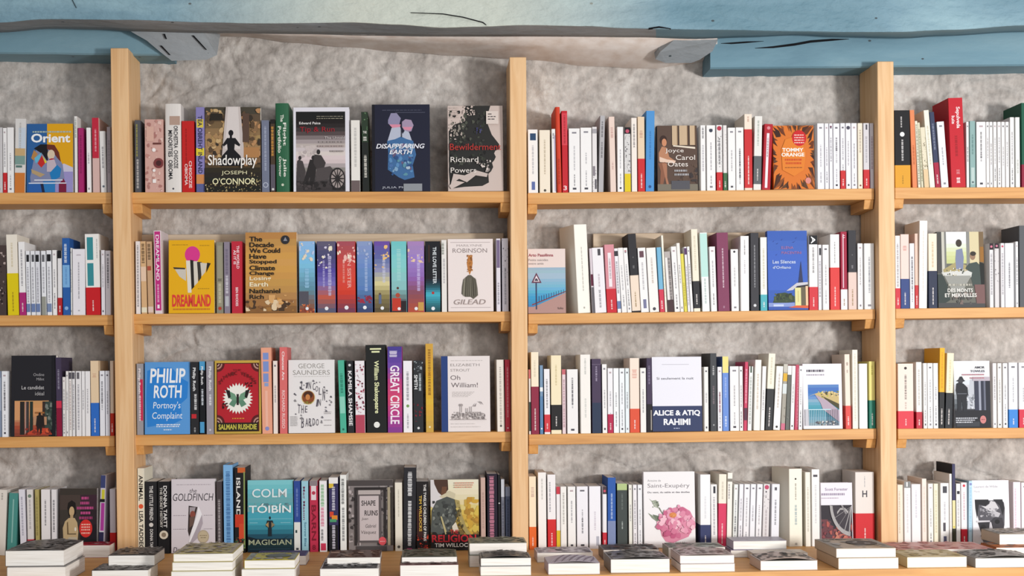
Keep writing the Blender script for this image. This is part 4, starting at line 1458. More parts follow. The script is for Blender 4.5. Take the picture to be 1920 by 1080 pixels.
T13 = """
990.5 1009 243|W|R;P,2F4A6E,.83,.94,.22,.82;D,B0ADB4,.3,.75;P,5F6FA8,.05,.18,.35,.7|*white paperback with navy square>white paperback with a navy square near its top, against the second post
1012 1032 244|C|D,B9A88F,.3,.85,.5,.18;E,5A544C,.04,.25|
1036 1043 242 -2|W|P,B9A9C4,.02,.9,.6,.95;D,77747B,.85,.95|
1044.5 1053.5 201 -4 o|D2442C|D,A8321F,.1,.4|*tall orange-red book>tall orange-red book with a rounded spine end, the taller of a red pair
1054.5 1065.5 208 -2|C5242F|P,D9434F,.58,.97;H,F1DADA,.03,3,.055,.6;D,A01B26,.6,.95|*tall red book numbered 3>tall red book with a white figure 3 at its foot, right one of a pair
1067 1088 241 -1|W|w|
1089 1110 239.5 -1|W|w|
1111 1120 238|E6E1E0|P,8A8288,.25,.4,.1,.6;P,5E5A60,.05,.2,.5,.9;S,5,8,0,.35,8A8288,B6B0B2;P,A8A4A8,.9,.97|
1122 1131.5 217 3|B5B2B4|D,5C5A5F,.72,.93;D,6A676C,.45,.66|*tall grey leaning paperback>tall thin grey paperback leaning beside the dark gap
1144.5 1155.5 219 -3.5|K|D,C79A92,.72,.86,.5,.5;D,C9A79E,.3,.4|tall pale pink paperback
1158 1169.5 238 -1|W|w|
1171 1183 239|D7D4D2|S,4,26,.3,.9,4A484C,8A878A,F0EEEC;P,17161A,.9,1;E,C1536A,.94,.6;P,E2C81F,0,.28|
1184.5 1195 221|F2E8DE|D,6E6A70,.6,.92|
1196.5 1209.5 219|E8CFB0|D,C79A86,.72,.82,.5,.5;B,R,0,.44|tall tan paperback
1210.5 1226.5 208 1|4F93D0|D,3A78B4,.4,.75;E,2B4F86,.06,.35|*tall sky blue paperback>tall plain sky blue paperback on the top shelf
1233 1308.5 235.5 F|5A463C|oates|*brown reading-woman cover>brown photo cover facing out, woman seated by pale books
1314 1323.5 235|W|D,5A575E,.8,.98;D,B0ADB4,.3,.7|
1325.5 1342 235|W|w;E,3A4150,.92,.42|white paperback with a dark dot
1344 1355 234.5|E9E6E4|E,B43348,.95,.8;S,9,16,.35,.9,3C3A40,EDEBE8,C9C6C8;D,5A575E,.4,.8;B,R,0,.28|
1356.5 1363.5 235|E9E4E2|S,2,8,.5,.95,8A5A52,B9B0AC;B,3F6B45,0,.27|very thin white paperback with green band
1365.5 1379.5 239.5|W|w|
1380.5 1395 239|W|w;D,4B4950,.2,.65|
1396.5 1411 214|F1E1CF|B,R,.03,.8;D,C79A86,.9,.97|tall red-banded paperback, cream top
1412.5 1427 218 2.5|E9E6E0|D,9AA69A,.6,.95;B,5E6164,.08,.46|
1428.5 1444.5 233 5|B3202F|P,EDE6EA,.03,.86,.32,.62;D,A27F8C,.5,.8,.47,.2;E,D98A92,.94,.4|*crimson white-striped paperback>crimson paperback with a white upright stripe, leaning beside the orange cover
1450.5 1527.5 235.5 F|D9762B|orange|*orange feather cover>orange cover facing out framed by dark feathers with a red round sticker
1533 1546 231.5|F0EEF2|w|
1547 1554.5 231.5|F0EEF2|w|
1555.5 1562 231.5|F0EEF2|w;E,6A3A52,.95,.6|
1563 1575 231.5|F0EEF2|w;D,5A575E,.58,.8|
1576.5 1585.5 231|F0EEF2|w;B,R,0,.28|
1586.5 1596 231|F0EEF2|w;E,4A4858,.93,.75|thin white paperback with round dark emblem
1597 1607.5 231|F0EEF2|w|
1609 1618 231|C|D,A79C8C,.55,.9;E,8A4A4A,.05,.4|
1619.5 1630.5 231|D9D6DA|P,5A575E,.9,.98,.4,.7;D,A5A2A8,.4,.8;B,R,0,.29|thin pale grey paperback
1632 1639 231|CFC9CF|D,A28A96,.3,.8|
"""
T14 = """
1678.5 1707.5 207 -2|18181B|E,F1F1F1,.69,.3;D,D6D3D3,.78,.93,.45,.1;D,D6D3D3,.35,.63,.5,.14;B,DFA02A,0,.29|*thick black yellow-banded book>thick black book with a yellow band and white emblem, right of the third post
1711 1720 206.5 -8|E58A5C|D,B55F38,.3,.55|*slim orange leaning paperback>thin orange paperback leaning left beside the thick black book
1721.5 1726.5 227 -9|EFE9D6|D,6F7A5A,.05,.95|
1727.5 1732 230 -10|DED9BE|D,7A805F,.1,.9|very thin pale olive paperback
1733 1742 239 -10|E5DCC2|S,6,18,.3,.85,7A6A52,A59A78,55503F;P,E3C79E,0,.3|
1743.5 1753.5 207 -13|I|D,C5BFA8,.3,.8|tall ivory leaning paperback
1754.5 1763.5 210.5 -12|39415C|D,8C93A8,.5,.85;B,M,0,.33|navy leaning paperback
1765 1779 228.6 -9|EDEDF2|w|
1784 1811 184 -6.5 h|C5202E|T,F3E6E6,.66,.9,Sepulveda,.62,.34;T,F3E6E6,.71,.8,luis,.3,.22;D,96151F,.35,.58,.45,.22;D,D98A90,.15,.2,.5,.3;D,F3E6E6,.05,.11,.5,.3|*thick tall red book>thick red hardcover, the tallest book on the top shelf after the third post
1812.5 1817.5 228.6|W|w|
1819 1829.5 227 -1|8FAFAC|D,5F827F,.5,.8;P,B9CCC8,.05,.3,.2,.8;E,5A6E70,.08,.4|*pale teal paperback>thin pale teal paperback among white ones
1831.5 1849 228.6 -1|W|w;D,4B4950,.45,.86|
1849.8 1855.5 228.6|W|w|
1856.2 1862 228.6|W|w|
1863.2 1869.5 228.6|W|w|
1871 1877.5 228.6|W|w|
1878.5 1885 228.6|W|w|
1886 1892.5 228.6|W|w|
1894.5 1902.5 220|EFEDEA|w|
1904.5 1913 220|EAEAE6|D,B9B9B4,.2,.4|
1916 1946 193 h|1F5A45|B,8E1B38,0,.27|*tall dark green hardcover>tall dark green hardcover with a crimson band, cut by the photo's edge
"""
T21 = """
-10 12 460|4A3C3A|S,12,22,.05,.9,8A7A76,2A2022,B5A29C|*dark photo-spine book>dark book with mottled photo spine at the photo's edge
15 35.5 440 -4|F0E7D8|D,D3C39F,.6,.9;B,E3CC12,0,.52|*tall yellow-banded paperback>tall cream paperback wrapped in a deep lemon yellow band
37 49 453.6 -3.5|W|D,8A878E,.4,.9;B,B02C74,0,.31|white paperback with magenta band
50 57.5 470.5 -2.5|EDEDF0|P,26262A,.83,.94,.2,.9;D,9B98A0,.2,.75;P,6F82AE,.05,.18|
59 67 470.5 -2.5|EDEDF0|P,55555A,.83,.94,.3,.9;D,9B98A0,.2,.75;P,6F82AE,.05,.18|
68 76 470.5 -2.5|E3E3E8|P,1F1F22,.83,.94,.1,.9;D,9B98A0,.2,.75;P,6F82AE,.05,.18|
78.5 87 470.5 -2|EDEDF0|P,6A6A6E,.83,.94,.2,.8;D,9B98A0,.35,.75;P,9A9A90,0,.29|
88.6 97.5 469.5 -2|EDEDF0|P,1B1B1F,.83,.94,.1,.95;D,9B98A0,.2,.75;P,7B8CAF,.05,.18|
99 107 469 -1.5|W|w|
108.5 116.5 470|E9E6E6|P,17161A,.88,1;B,B9252B,0,.27|very thin white paperback with red band
118 132 446.5 -2|2A5EA6|P,7DB1DF,.36,.65;D,DCE6F2,.68,.93,.45,.4;D,5F8FC4,.4,.62;E,8FB5DE,.09,.5|*tall blue three-tone paperback>tall paperback in dark, light and dark blue blocks
132.6 135.4 465|E6E6E2|w|
136.5 160 467|ECE8EC|D,8A878E,.25,.8,.5,.12;D,9B98A0,.06,.08;D,B5A9B0,.9,.92,.5,.4|*thick white paperback>thick white paperback between two taller books, short grey print
162 188.5 439 -3.5|F1EDE8|P,3A8D95,.68,.96,.14,.58;P,3A8D95,.36,.64,.14,.58;D,B9B5B2,.7,.95,.85,.1;B,C91F26,0,.34|*teal-panelled tall book>tall white book with two teal panels and a red band
190 197 469|E4E0E4|w|
198 208 470|DDD6DA|w;D,5A575E,.5,.9|
"""
T22 = """
252 263.5 452.6 -4|EAE5E5|D,7C7980,.1,.95|*white leaning paperback by the post>thin white paperback leaning left beside the first post
265.5 276 452.6 -4|D8B184|D,4A3824,.7,.97,.5,.6;P,E6C9B0,.45,.65;P,EAE2C8,.02,.09|thin tan paperback
277.7 288 453 -4|C9A37E|D,4A3824,.75,.97,.5,.6;P,B2523F,.6,.66,.1,.8;P,E3C9BC,.02,.1|thin brownish tan paperback
290.5 304.5 432.6 -3 h|E4D6D8|P,C22E7E,.04,.99,.12,.9;T,F3E3EC,.4,.95,DREAMLAND,.5,.45;D,E9B9D2,.14,.36,.5,.3;P,F3E3EC,.065,.11,.35,.65|*tall magenta book>tall magenta-spined book with white capitals down it
316 402.5 450.5 F|E9AE14|dream|*yellow vase cover>bright yellow cover facing out with pink disc and striped shape
406 419 454|8C8774|P,9B967F,.1,.95,.2,.85;D,5F5B4C,.45,.5,.5,.7;D,C9C3A8,.15,.42,.5,.45;E,B83E2C,.07,.5|
420.5 431.5 453.6|8D8290|D,6E6478,.55,.9,.5,.5;D,DCD8DE,.28,.53,.5,.5;P,B9B9BE,.1,.24,.2,.8|
434.6 454.5 452.6|C02A3C|T,F3DDE0,.62,.94,THE WORLD,.62,.26;T,F3DDE0,.68,.88,AS IT IS,.32,.24;T,F3DDE0,.1,.36,BEN RHODES,.5,.24|*crimson lettered paperback>crimson paperback with white capitals beside the brown title cover
460.5 557 436 F|C58F45|decade|*brown stacked-title cover>brown cover facing out with a long stacked black and cream title
561 591 452.6|7FB4DC|G,0,1,8A4B34,5E8FA4,7CBFE0,8FBBE6;P,54525C,.1,.3,.02,.6;S,14,10,0,.12,C96A3E,8A3A2A,E8B27A;S,15,9,.72,.98,EAD9C0,B9C9E6;D,9CCBE8,.35,.62,.5,.3;E,EDEDF0,.06,.2|*pale blue storybook spine>thick pale blue paperback with a mountain at the foot, leftmost of eight painted spines
595 630 452.6|5B4B92|G,0,1,5A5870,C25A4A,7A6BB5,57489A,4A4770,5E5A70;D,C7C1E0,.24,.8,.68,.2;D,B1A9D6,.36,.74,.36,.12;S,16,9,.62,.98,F3E9D0,D9D2E6;E,EDEDF0,.06,.2|*deep purple painted spine>deep purple painted spine with sparks, beside the red one
632.5 667.3 452.6|CB3B30|G,0,1,7A3A52,D23A2C,DC4A38,C94844,A85058;T,E9A79E,.34,.84,SUN SISTER,.66,.2;D,E49488,.42,.72,.36,.12;S,17,9,.7,.98,F5E6D2,F0B9B0;E,EDEDF0,.07,.22|*red painted spine>thick red paperback with sparks, the only red one of eight painted spines
669.6 698.8 452.6|5A78AE|G,0,1,3C4A70,5C80B8,6C8CC4,8A9AC4;D,A9BBDD,.3,.78,.6,.2;S,18,10,.13,.24,A22E44,8A2A40;E,EDEDF0,.07,.24;S,19,6,.75,.98,A9B5D6|blue painted spine with red flowers
702 731.8 452.6|6A5E9E|G,0,1,5A5038,8A7E50,D8CB94,8F92B4,5E68A4,6A4FA0;D,C9CADF,.42,.82,.62,.2;S,20,8,.6,.95,F0C27A;P,5E6B8A,.12,.25,.28,.45;E,5A4A44,.26,.14,.36;E,EDEDF0,.06,.22|*purple to yellow painted spine>purple spine fading to yellow above a lone standing figure
734 763 452.6|7CC3C2|G,0,1,3A2A30,8ABFC0,86CFCB,72C4C8;P,C23A2A,.02,.2,.05,.62;E,B04A36,.24,.3,.42;E,5A3026,.34,.16,.42;P,2A2024,.03,.16,.62,.98;D,A9DAD6,.45,.9,.5,.3;E,EDEDF0,.05,.2|*turquoise painted spine>turquoise painted spine with a figure in a red dress
764.5 796.3 452.6|8F72B4|G,0,1,B5503A,8A4A5A,8F66B4,9A80CA,A684B8;D,C6B6E2,.3,.82,.66,.2;S,21,7,.65,.95,E8C6A8;P,C99A4E,.02,.14,.62,.95;E,EDEDF0,.05,.2|*lilac painted spine>lilac painted spine with a golden door at the foot
798 826.5 452.6|17181E|G,0,.5,1E4A52,2F7F8C,46B4C6,1E4A58,17181E;T,DDE3E6,.4,.92,THE LOVE LETTER,.62,.24;P,3A2420,.7,.95,.2,.3;E,B2322E,.27,.18;E,EDEDF0,.05,.24|*black and teal spine>black paperback glowing teal below, white capitals, last of the painted spines
828.2 838.3 450|E9E4DE|D,5E6A5A,.8,.97,.3,.5;D,A9A4A8,.4,.75|
840.2 925.5 448.5 F|EBDEDA|gilead|*pale tassel cover>pale cover facing out with a plumed tassel drawing
931 939 447.5 -1|E2DCE4|P,7A6A8A,.6,.98,.1,.9;D,8A878E,.1,.4|
942 954 447|DAD5DC|S,22,9,.5,.98,7A747A,B5AEB4,5A555A;D,9B98A0,.1,.6|thin pale grey mottled paperback
"""
T23 = """
990.5 1061.3 467 F|E9D6CF|sea|*seaside road-sign cover>paperback facing out, triangular road sign above a blue sea
1084 1110 421.4 -9 y16|F6F1E6|D,A9A49C,.25,.75,.5,.1;D,8A857C,.05,.08|*tallest white leaning book>tall thick white book leaning left, tallest on its shelf
1110.7 1115.3 466 -6|DCCFD6|P,5E1F38,.42,.6;P,6A666C,0,.4|
1116 1137.5 465 -7|F1EDF0|P,4A474E,.88,.98,.5,.75;D,B9A9B2,.4,.6;D,8A878E,.08,.36,.5,.2|
1138.6 1156.8 459 -6|D9919A|P,F1E7EA,.38,.88,.32,.66;D,A28A96,.5,.8,.5,.2;B,CB2734,0,.35|*pink and red paperback>pink leaning paperback with white panel and red band
1158 1165 466 -8|F1EFF2|P,3C3A40,.88,.96;D,8A878E,.3,.8;P,6F82AE,.06,.18|
1166 1176 465 -8|W|w|
1176.6 1184.7 465 -8.5|W|w;E,B9838A,.95,.5|
1185.5 1201 438.7 -9|2E2D30|D,7A787A,.56,.6;E,6A686A,.7,.15;B,F0DCC8,.02,.47|*charcoal and cream leaning book>charcoal leaning book with a cream lower band
1202 1217 465 -7|F5F2F0|P,6A4A54,.85,.95,.2,.75;D,A9A6AA,.35,.78;P,7A7C9C,.06,.2,.35,.75|white paperback with plum square
1218.5 1236.2 465 -7|F6F1EC|D,B9A99C,.45,.85;E,4A4950,.05,.35|
1237.8 1246.3 464 -7|79B6D6|B,D23A52,0,.35|*pale blue red-footed paperback>thin pale blue paperback with a pinkish red band
1247.2 1251.2 441.6 -8|F7F2E2|D,D9D2BC,.2,.6|tall very thin ivory paperback
1252.4 1264 472 -8|B9B0AC|D,5A5456,.2,.9,.7,.4;P,EDE9E6,.1,.9,.1,.45;P,4A3438,0,.2|
1265 1275.4 462.6 -7.5|W|w|
1276 1282.4 456 -8|F3EFE8|w|
1283 1289 476 -8|E3D75A|D,B5AA3A,.1,.5|*slim yellow paperback>very thin yellow paperback among white ones
1289.7 1294.6 463 -7.5|EFECEE|P,5A3A66,.88,.98;D,B9B0BC,.1,.7|
1295.3 1300.3 462.6 -7.5|W|w|
1301.2 1313.5 430 -6|F4EBD6|D,D3C8B0,.5,.92;B,26262A,.04,.37|*tall black-banded paperback>tall cream paperback with a black band
1317 1331 436.5 -5.5|F2F4F2|P,BFE5DC,.44,.99;D,A5B9B4,.1,.42|*mint-topped paperback>tall white paperback with mint green upper half
1333.5 1344.7 462.6 -4|W|w|
1347 1368.7 436.5 -4|84405E|D,E3CBD6,.3,.8,.5,.14;D,B58AA0,.04,.07|*plum paperback>tall thick plum paperback with fine white print
1371.6 1385.8 467.5 -2|W|w;E,3A3A42,.96,.3|
1389 1405 442.6 -1|F7F3F1|D,5A575E,.75,.95,.5,.15;D,B0ADB4,.5,.68,.5,.15|tall white paperback
1408 1423.5 436.5|3C3B40|D,A9A8AC,.3,.85,.5,.15;E,D9D9DC,.07,.35|*charcoal upright paperback>tall charcoal paperback standing left of the blue chapel cover
1426.3 1438.8 445|F1EFE8|D,C9C3A8,.3,.85;B,4FB0BA,0,.22|tall white paperback with teal band
1441 1515.5 433 F|3F62B8|ogliano|*blue chapel cover>blue cover facing out with a pointed chapel spire
1517.6 1533.8 441.6|F1EEEC|P,17181C,.88,1;T,F3F3F3,.89,.99,A,.5,.5;D,6A676C,.5,.84;B,D2303A,0,.31|white paperback with red band
1534.8 1541 459 -1|F1EFF2|P,2A2A30,.84,.95,.3,.9;D,9B98A0,.2,.75|
1543 1555 459|W|w|
1557.3 1574.8 439.5|F5F2EF|D,6A676C,.62,.9,.5,.12;B,DC3A38,0,.56|*broad red-banded white book>tall white paperback more than half covered by a red band
1577 1589 434.5|A32440|P,E5C9D2,.28,.97,.32,.48;H,F1E3E6,.92,C,.035,.4;B,F3ECEF,0,.26|*crimson white-footed paperback>tall crimson paperback with a white band at the foot
1591.2 1606.3 432|37363B|D,8A888C,.52,.56;E,6A686A,.69,.15;B,E3C9BE,0,.47|*charcoal pink-footed book>tall charcoal book with a pale pink band, near the third post
1608.7 1618.5 456.5|W|w|
1621 1640 456.5|EDECEA|w;D,8A8F98,.25,.8|
"""
T24 = """
1679.3 1688.6 442|F3F0F0|D,8A878E,.3,.9;B,CF3040,0,.28|*slim red-footed white book>thin white paperback with red band touching the third post
1689.3 1705.3 439.4|EFD7CE|D,D39A92,.78,.85,.5,.5;B,2E4480,0,.4|*pale pink navy-banded paperback>pale pink paperback with a navy blue band
1706.4 1715.3 456.4|F0EFF2|w;D,5A575E,.3,.8|
1716 1722 438|E9C9B8|B,C93438,0,.31|very thin peach paperback with red band
1723 1738.2 414 1|F8F3EC|D,D3C9C0,.2,.9,.5,.15|*tallest cream book>tall cream paperback rising well above its neighbours after the third post
1741.6 1757.7 438|F3E6D2|D,CBB48A,.55,.9;B,232C46,0,.5;R|*cream navy-footed paperback>cream paperback with dark navy striped band, left of the dining painting
1759 1846.8 435 F|55564F|monts|*dining-room painting cover>painted dining-room cover facing out, figure standing at the window
1856 1863.4 456.4|E9E6E6|P,2A1B24,.9,1;E,D97A92,.95,.6;D,9B98A0,.2,.85|
1865.5 1874 456.4|DCD8D8|P,2A1B24,.92,1;E,C97A92,.96,.5;S,24,8,.4,.9,6A666C,9A969A|thin mottled pale grey paperback
1877 1884 456|EDE9EA|E,CF5A72,.95,.6;D,9B98A0,.2,.85|
1885 1901.5 456|F3F3F6|w;D,6A676C,.3,.7|
1905 1910 453|F3F3F3|w|
1912 1937 423|5A5C60|D,3F4144,.2,.8|*thick grey book>thick plain grey book cut by the photo's edge
"""
T31 = """
-10 3 696|8592A8|P,A9B4C4,.4,.9|bluish grey paperback
3.7 15 696|F0F0F3|w;D,5A575E,.4,.85|*white paperback by the dark cover>thin white paperback just left of the dark cover with orange street
20.5 105 667.5 F|232227|candidat|*dark orange-street cover>dark cover facing out with two walkers on an orange street
106.3 117 670.5 -3|453B52|P,8C1638,0,.36;P,D2344F,.36,.45;D,9A93A6,.6,.85|*purple and red spine>thin purple spine with red foot beside the dark cover
117.6 123.4 707|E9E4E0|w|
124 129 696|EDE9E6|w|
129.7 135 696|EDE9E6|D,B9A29C,.1,.85;P,5A575E,.88,.98|very thin white paperback with dark top
135.8 141 696|E9E6E6|P,5A575E,.88,.98;D,9B98A0,.1,.8|very thin white paperback with dark top
142.6 152.8 696|EDEAEA|P,6A676C,.88,.98,.2,.7;D,9B98A0,.1,.8|
153.5 159.5 696|EFECEC|w|
160.2 169.5 696|EFECEC|w|
171 186 676.7 -2|E8CDAA|D,D3A88A,.78,.83,.5,.5;B,2F6CC4,0,.44|*tan blue-banded paperback>tall tan paperback with a bright blue band
187.3 196.8 695.4|E9E9EE|w;D,5A575E,.5,.85|
198 206 695.4|E3E3EA|w|
207.2 213.8 676.7|E3CBB4|B,C0301C,0,.3|tall tan paperback with red band
"""
T32 = """
252.5 269 682|9B9AA0|P,C92A52,.2,.78,.55,.98;T,F0E9EC,.58,.93,Philip Roth,.42,.42;D,F0DCE3,.2,.56,.5,.34|*grey paperback with pink blot>grey paperback with a pink blot and white brush lettering
271 356.6 679.7 F|5B9AD8|portnoy|*blue brush-lettered cover>bright blue cover facing out with big white brush lettering
357.8 373.3 678.7|28282B|T,EDEDED,.6,.92,Philip Roth,.42,.45;D,EDEDED,.34,.56,.6,.35;P,C22A32,.22,.28,.1,.7;D,A9A9A9,.03,.1|*black brush-lettered spine>black spine with white brush lettering and a red mark
374.6 385.6 677.7|15171C|P,4E9AC8,.88,1;P,4E9AC8,.02,.17,.05,.8;T,EDEDED,.68,.93,Philip Roth,.42,.5;D,DDE3EA,.4,.62,.5,.4|thin black spine with blue ends
387.2 401 677.7|9A949C|T,EDEDED,.6,.93,Philip Roth,.5,.45;D,EDEDED,.4,.55,.55,.35;E,C9C6CC,.06,.3|
402.3 489.8 676.7 F|C7A446|butterfly|*red butterfly cover>red cover facing out in a gold frame with a green butterfly
491.6 511 652 -3 h|EBA588|P,7F93CC,.86,.94,.2,.75;P,7F93CC,.72,.84,.2,.75;P,7F93CC,.6,.7,.2,.72;P,8AA0CC,.55,.59,.3,.7;P,F0B7A0,.04,.5,.35,.6;E,8A8FC4,.06,.4|*peach blue-lettered hardcover>tall peach hardcover with blue lettering blocks
512.6 520.8 676.7|F0E2D8|w|
524.6 539 651 -1 h|DC6E6C|T,F6E3E0,.62,.95,Chances Are,.5,.34;T,F0C9C6,.06,.5,RICHARD RUSSO,.5,.4|*tall coral hardcover>tall coral pink hardcover with white lettering
540.8 628 675.7 F|E9E4E2|bardo|*white scribbled cover>white cover facing out with a brown portrait roundel and scribbled title
638 650 675.7 -5|4FB295|P,8ED0BC,.27,.5,.1,.9;D,2A7A66,.55,.82,.5,.5;E,2A6A5A,.05,.35|*mint green leaning paperback>mint green paperback leaning left beside the white scribbled cover
652 664.6 676.7 -3|26262A|T,F1EFEF,.1,.86,KAMILA SHAMSIE,.5,.55;E,D9D9D9,.94,.4|*black white-lettered paperback>black paperback with large white capitals, left of the red-stained white one
666.8 685 676.7 -2|EFE9EC|S,28,30,.2,.95,A23A52,6A2A3A,D9A9B5;S,29,10,.25,.9,7A2A40;P,B5475C,0,.25|*red-stained white paperback>white paperback with dark red stain-like print
688 725.8 647 -3|1D1E1D|T,E9EBB8,.22,.82,William Shakespeare,.5,.3;P,E9EBB8,.945,.962,.22,.78;P,E9EBB8,.912,.93,.3,.7;E,EDEDE6,.09,.3|*thick black cream-lettered book>tall thick black book with cream lettering, widest spine of its shelf
727 754.7 650 -1|A0388A|G,0,1,8A3A92,B83A84,D24A6C,B83A80,6A4AA0,4A3A90;T,F6ECF4,.1,.78,GREAT CIRCLE,.5,.62;D,E6DCEE,.88,.95,.4,.6|*magenta and purple tall book>tall magenta and purple book with big white capitals
756.5 773.5 676.7 -1|F3EFF2|D,7A7780,.45,.85,.5,.3;E,7AA05A,.37,.34;D,9B98A0,.06,.26|white paperback with green dot
775.5 794.3 676 -1|2B2D31|S,31,10,.85,.99,9AA3A6,55595E;T,E9E9E9,.6,.8,SMITH,.26,.34;D,C9D3D6,.58,.82,.68,.25;S,32,7,.15,.4,8A2232,6A1A2A;E,D9D9D9,.06,.25|*black red-smudged paperback>black paperback with white lettering and a dark red smudge
798.8 813.2 644.5|D9AE3C|G,0,1,C9A04A,E0B23A,DDAA30,D2A040;D,7A4A14,.42,.94,.5,.4;E,EDE3C0,.06,.25|*tall golden book>tall golden yellow book with brown lettering, tallest near the second post
828 919.7 668.5 F|E9DFDC|william|*navy-spined white cover>white cover facing out with a navy cloth strip and faint street drawing
932.6 946.5 674.6 -2|EFE6DA|D,A9A098,.1,.9,.5,.3;E,55504C,.08,.3|
947.6 957.3 674.6|C93A4C|D,E9A9B0,.2,.9,.5,.3;E,F0D0D4,.05,.3|*crimson paperback by the post>thin crimson paperback tight against the second post, third shelf
"""
T33 = """
992 995.6 693|E9E3DE|P,D0706E,.86,1;P,3C4A44,.05,.5|very thin red-topped white paperback
996.7 1011 660.4 -1.5|F5EAD2|D,D3C8B0,.7,.9;B,8E2A44,0,.58|*tall cream crimson-banded paperback>tall cream paperback in a deep crimson band
1012.7 1018.9 685 -1|7C9AB8|P,EDF0F3,.62,.68;P,5E86B0,0,.55;E,EDEDED,.08,.5|*slim blue paperback>very thin dusty blue paperback
1021 1032 692 -1.5|F1EFF2|D,6A676C,.4,.85;B,D23A44,.03,.3|
1033.6 1053 666.5 -1|F5E7C4|D,CBB98A,.62,.88;B,211F20,.05,.37|*cream black-banded book>thick tall cream paperback with a black band above a cream foot
1054.5 1061.4 692.6|E9D3D6|P,CB6A72,.92,1;D,B58A94,.1,.85|very thin pinkish white paperback
1063.7 1084.3 692.6|W|w;D,4B4950,.45,.88|
1089 1108 665 -1.5|F6F1EA|D,C9C9C4,.2,.45;D,B9B9B4,.75,.95|*tall broad white paperback>tall broad white paperback left of the purple and navy one
1110.6 1128 673 -1.5|4A3C55|P,2E3A52,0,.41;P,6A5C72,.92,.93;D,A99DB5,.7,.9|*purple and navy paperback>tall paperback, purple above and navy below
1129.8 1139 683 -1.5|W|w|
1140 1150 690.5|F2F0F2|w;B,B8264E,0,.29|
1150.8 1161 690.5|F3F5F5|w|
1162 1172 690.5|F0F3F5|w|
1173 1180.5 690.5|E9F1F3|w|
1181.5 1199.4 671.6|F5E2D2|D,E0A99A,.73,.85,.5,.55;B,DF5438,0,.32|*cream orange-banded paperback>tall cream paperback with an orange-red band
1201 1212 690|F1EFEA|w|
1213 1223 671.6|463A52|P,1F1A1E,0,.38;D,8A7E98,.65,.9;P,A9A29A,.03,.3,.75,.95|thin dark purple spine
1224 1317 670 F|EDEBF3|rahimi|*navy name-band cover>white cover facing out wrapped in a navy band with bold white names
1320.8 1329 688|F1EFEA|w|
1332.5 1344.6 662.4|45474A|D,C9C9C9,.72,.84;D,8A7A80,.35,.58;E,A9A9A9,.08,.25|*tall charcoal paperback>tall charcoal paperback just right of the navy-banded cover
1346 1354.4 688|F1EFF2|w;D,8A2A4A,.3,.6|
1355.3 1367 668.5|6F93DA|P,EDE08A,.78,1;D,A9BDE8,.45,.72;D,DCE6F6,.06,.2|*yellow-topped blue paperback>tall light blue paperback with a pale yellow top
1369.2 1386.2 687|W|w|
1387 1393.6 687|W|w|
1394.3 1400.6 678.7 2.5|CF4868|P,5A3A4C,.15,.33;D,E9A9B9,.4,.9|*slim pink paperback>very thin raspberry pink paperback leaning right
1401.7 1409.4 687 3|F1F1EE|P,4A5A4C,.9,1,.3,.7;D,9BA29B,.1,.85|
1413 1425 675 3|F7F2EA|D,C9B9A9,.3,.8|tall white leaning paperback
1425.8 1433.2 687 4|W|w|
1434.7 1447.8 663.4 6.5|F6EFDC|D,D3C8B0,.6,.95;B,2E2F31,0,.54|*cream paperback in black band>tall cream paperback leaning right, its lower half in a black band
1449.4 1462.4 687 6.5|F8F5F0|D,B9A99C,.35,.9;E,3A3A3A,.05,.35|
1463.6 1471.7 683 7|A9A498|P,E0B13C,.74,.86;P,C9C4B8,.88,1;P,D9E0E0,.55,.7;P,D0738A,0,.1;S,33,8,.1,.5,7A756A,A59A90|very thin mottled grey paperback
1472.4 1480 686 7|6A6C66|P,F3F1EE,.86,1;S,34,8,.1,.8,55564F,8A8C84|very thin grey paperback, white top
1481.3 1488.6 686 7|W|w|
1489.5 1495.9 684 7|C24A64|D,E9B9C4,.05,.95,.75,.2|*slim crimson leaning paperback>very thin crimson paperback leaning right beside the beach cover
1497 1504.2 686 6.5|F3F1F1|w|
1506.5 1580 683 F|EFEBF0|beach|*bay and beach cover>white cover facing out with a photo of a curving bay and railings
1586 1596 664.4 -3|F6E4D4|D,8A7A70,.85,.9,.5,.4;D,A99A90,.75,.8,.5,.3;B,E0504A,0,.31|tall cream paperback with red band
1598.8 1609.2 656|F6F0E2|D,D3CDBE,.1,.95|*tallest ivory paperback>thin ivory paperback, tallest near the third post
1611.5 1627 682|F5F5F6|D,E3E3E6,.3,.6|
1630 1641.5 677.7|EDE187|D,C9BD5A,.8,.95;B,1F7A66,0,.42|*pale yellow green-banded paperback>pale yellow paperback with a dark green band beside the third post
"""
T34 = """
1684 1713.3 682|F5E3D8|E,3A3434,.93,.18;D,5A5252,.45,.84,.5,.15;D,B9A9A2,.3,.42;B,DC3A4A,0,.27;R|*thick cream red-footed paperback>thick cream paperback with red foot beside the third post
1718.3 1729 679|F5F0EA|D,B9B5B0,.35,.9;B,C0283C,0,.25|
1731.8 1739 681|F3F1EE|w|
1739.7 1749.8 681|F6F5F4|w|
1750.8 1759.8 681|F3F3F3|w|
1760.5 1770.4 652.6 1.5|F0B429|D,D3961F,.5,.95;B,17181A,0,.45|*tall amber black-footed book>tall amber yellow book with black band
1771.8 1785 662.4 4|F8EBCB|D,D3C8A0,.5,.92;B,1C2026,0,.47|*tall cream black-footed paperback>tall cream paperback with black band beside the hatted-man cover
1790.5 1858 677.7 F|E9E9EC|moscou|*hatted man cover>cover facing out, man in hat seen from behind
1862 1869.4 681|EFEAEA|w|
1871 1879 681|F1EDE6|w;E,4A4A4A,.05,.4|
1881 1890 681|F5F3F3|w|
1892 1908.7 680|F0F0F4|w;B,3A86D6,0,.28|*white blue-banded paperback>white paperback with a bright blue band near the photo's edge
1911 1928 680|F3F1F3|w;B,D23048,0,.28|
"""
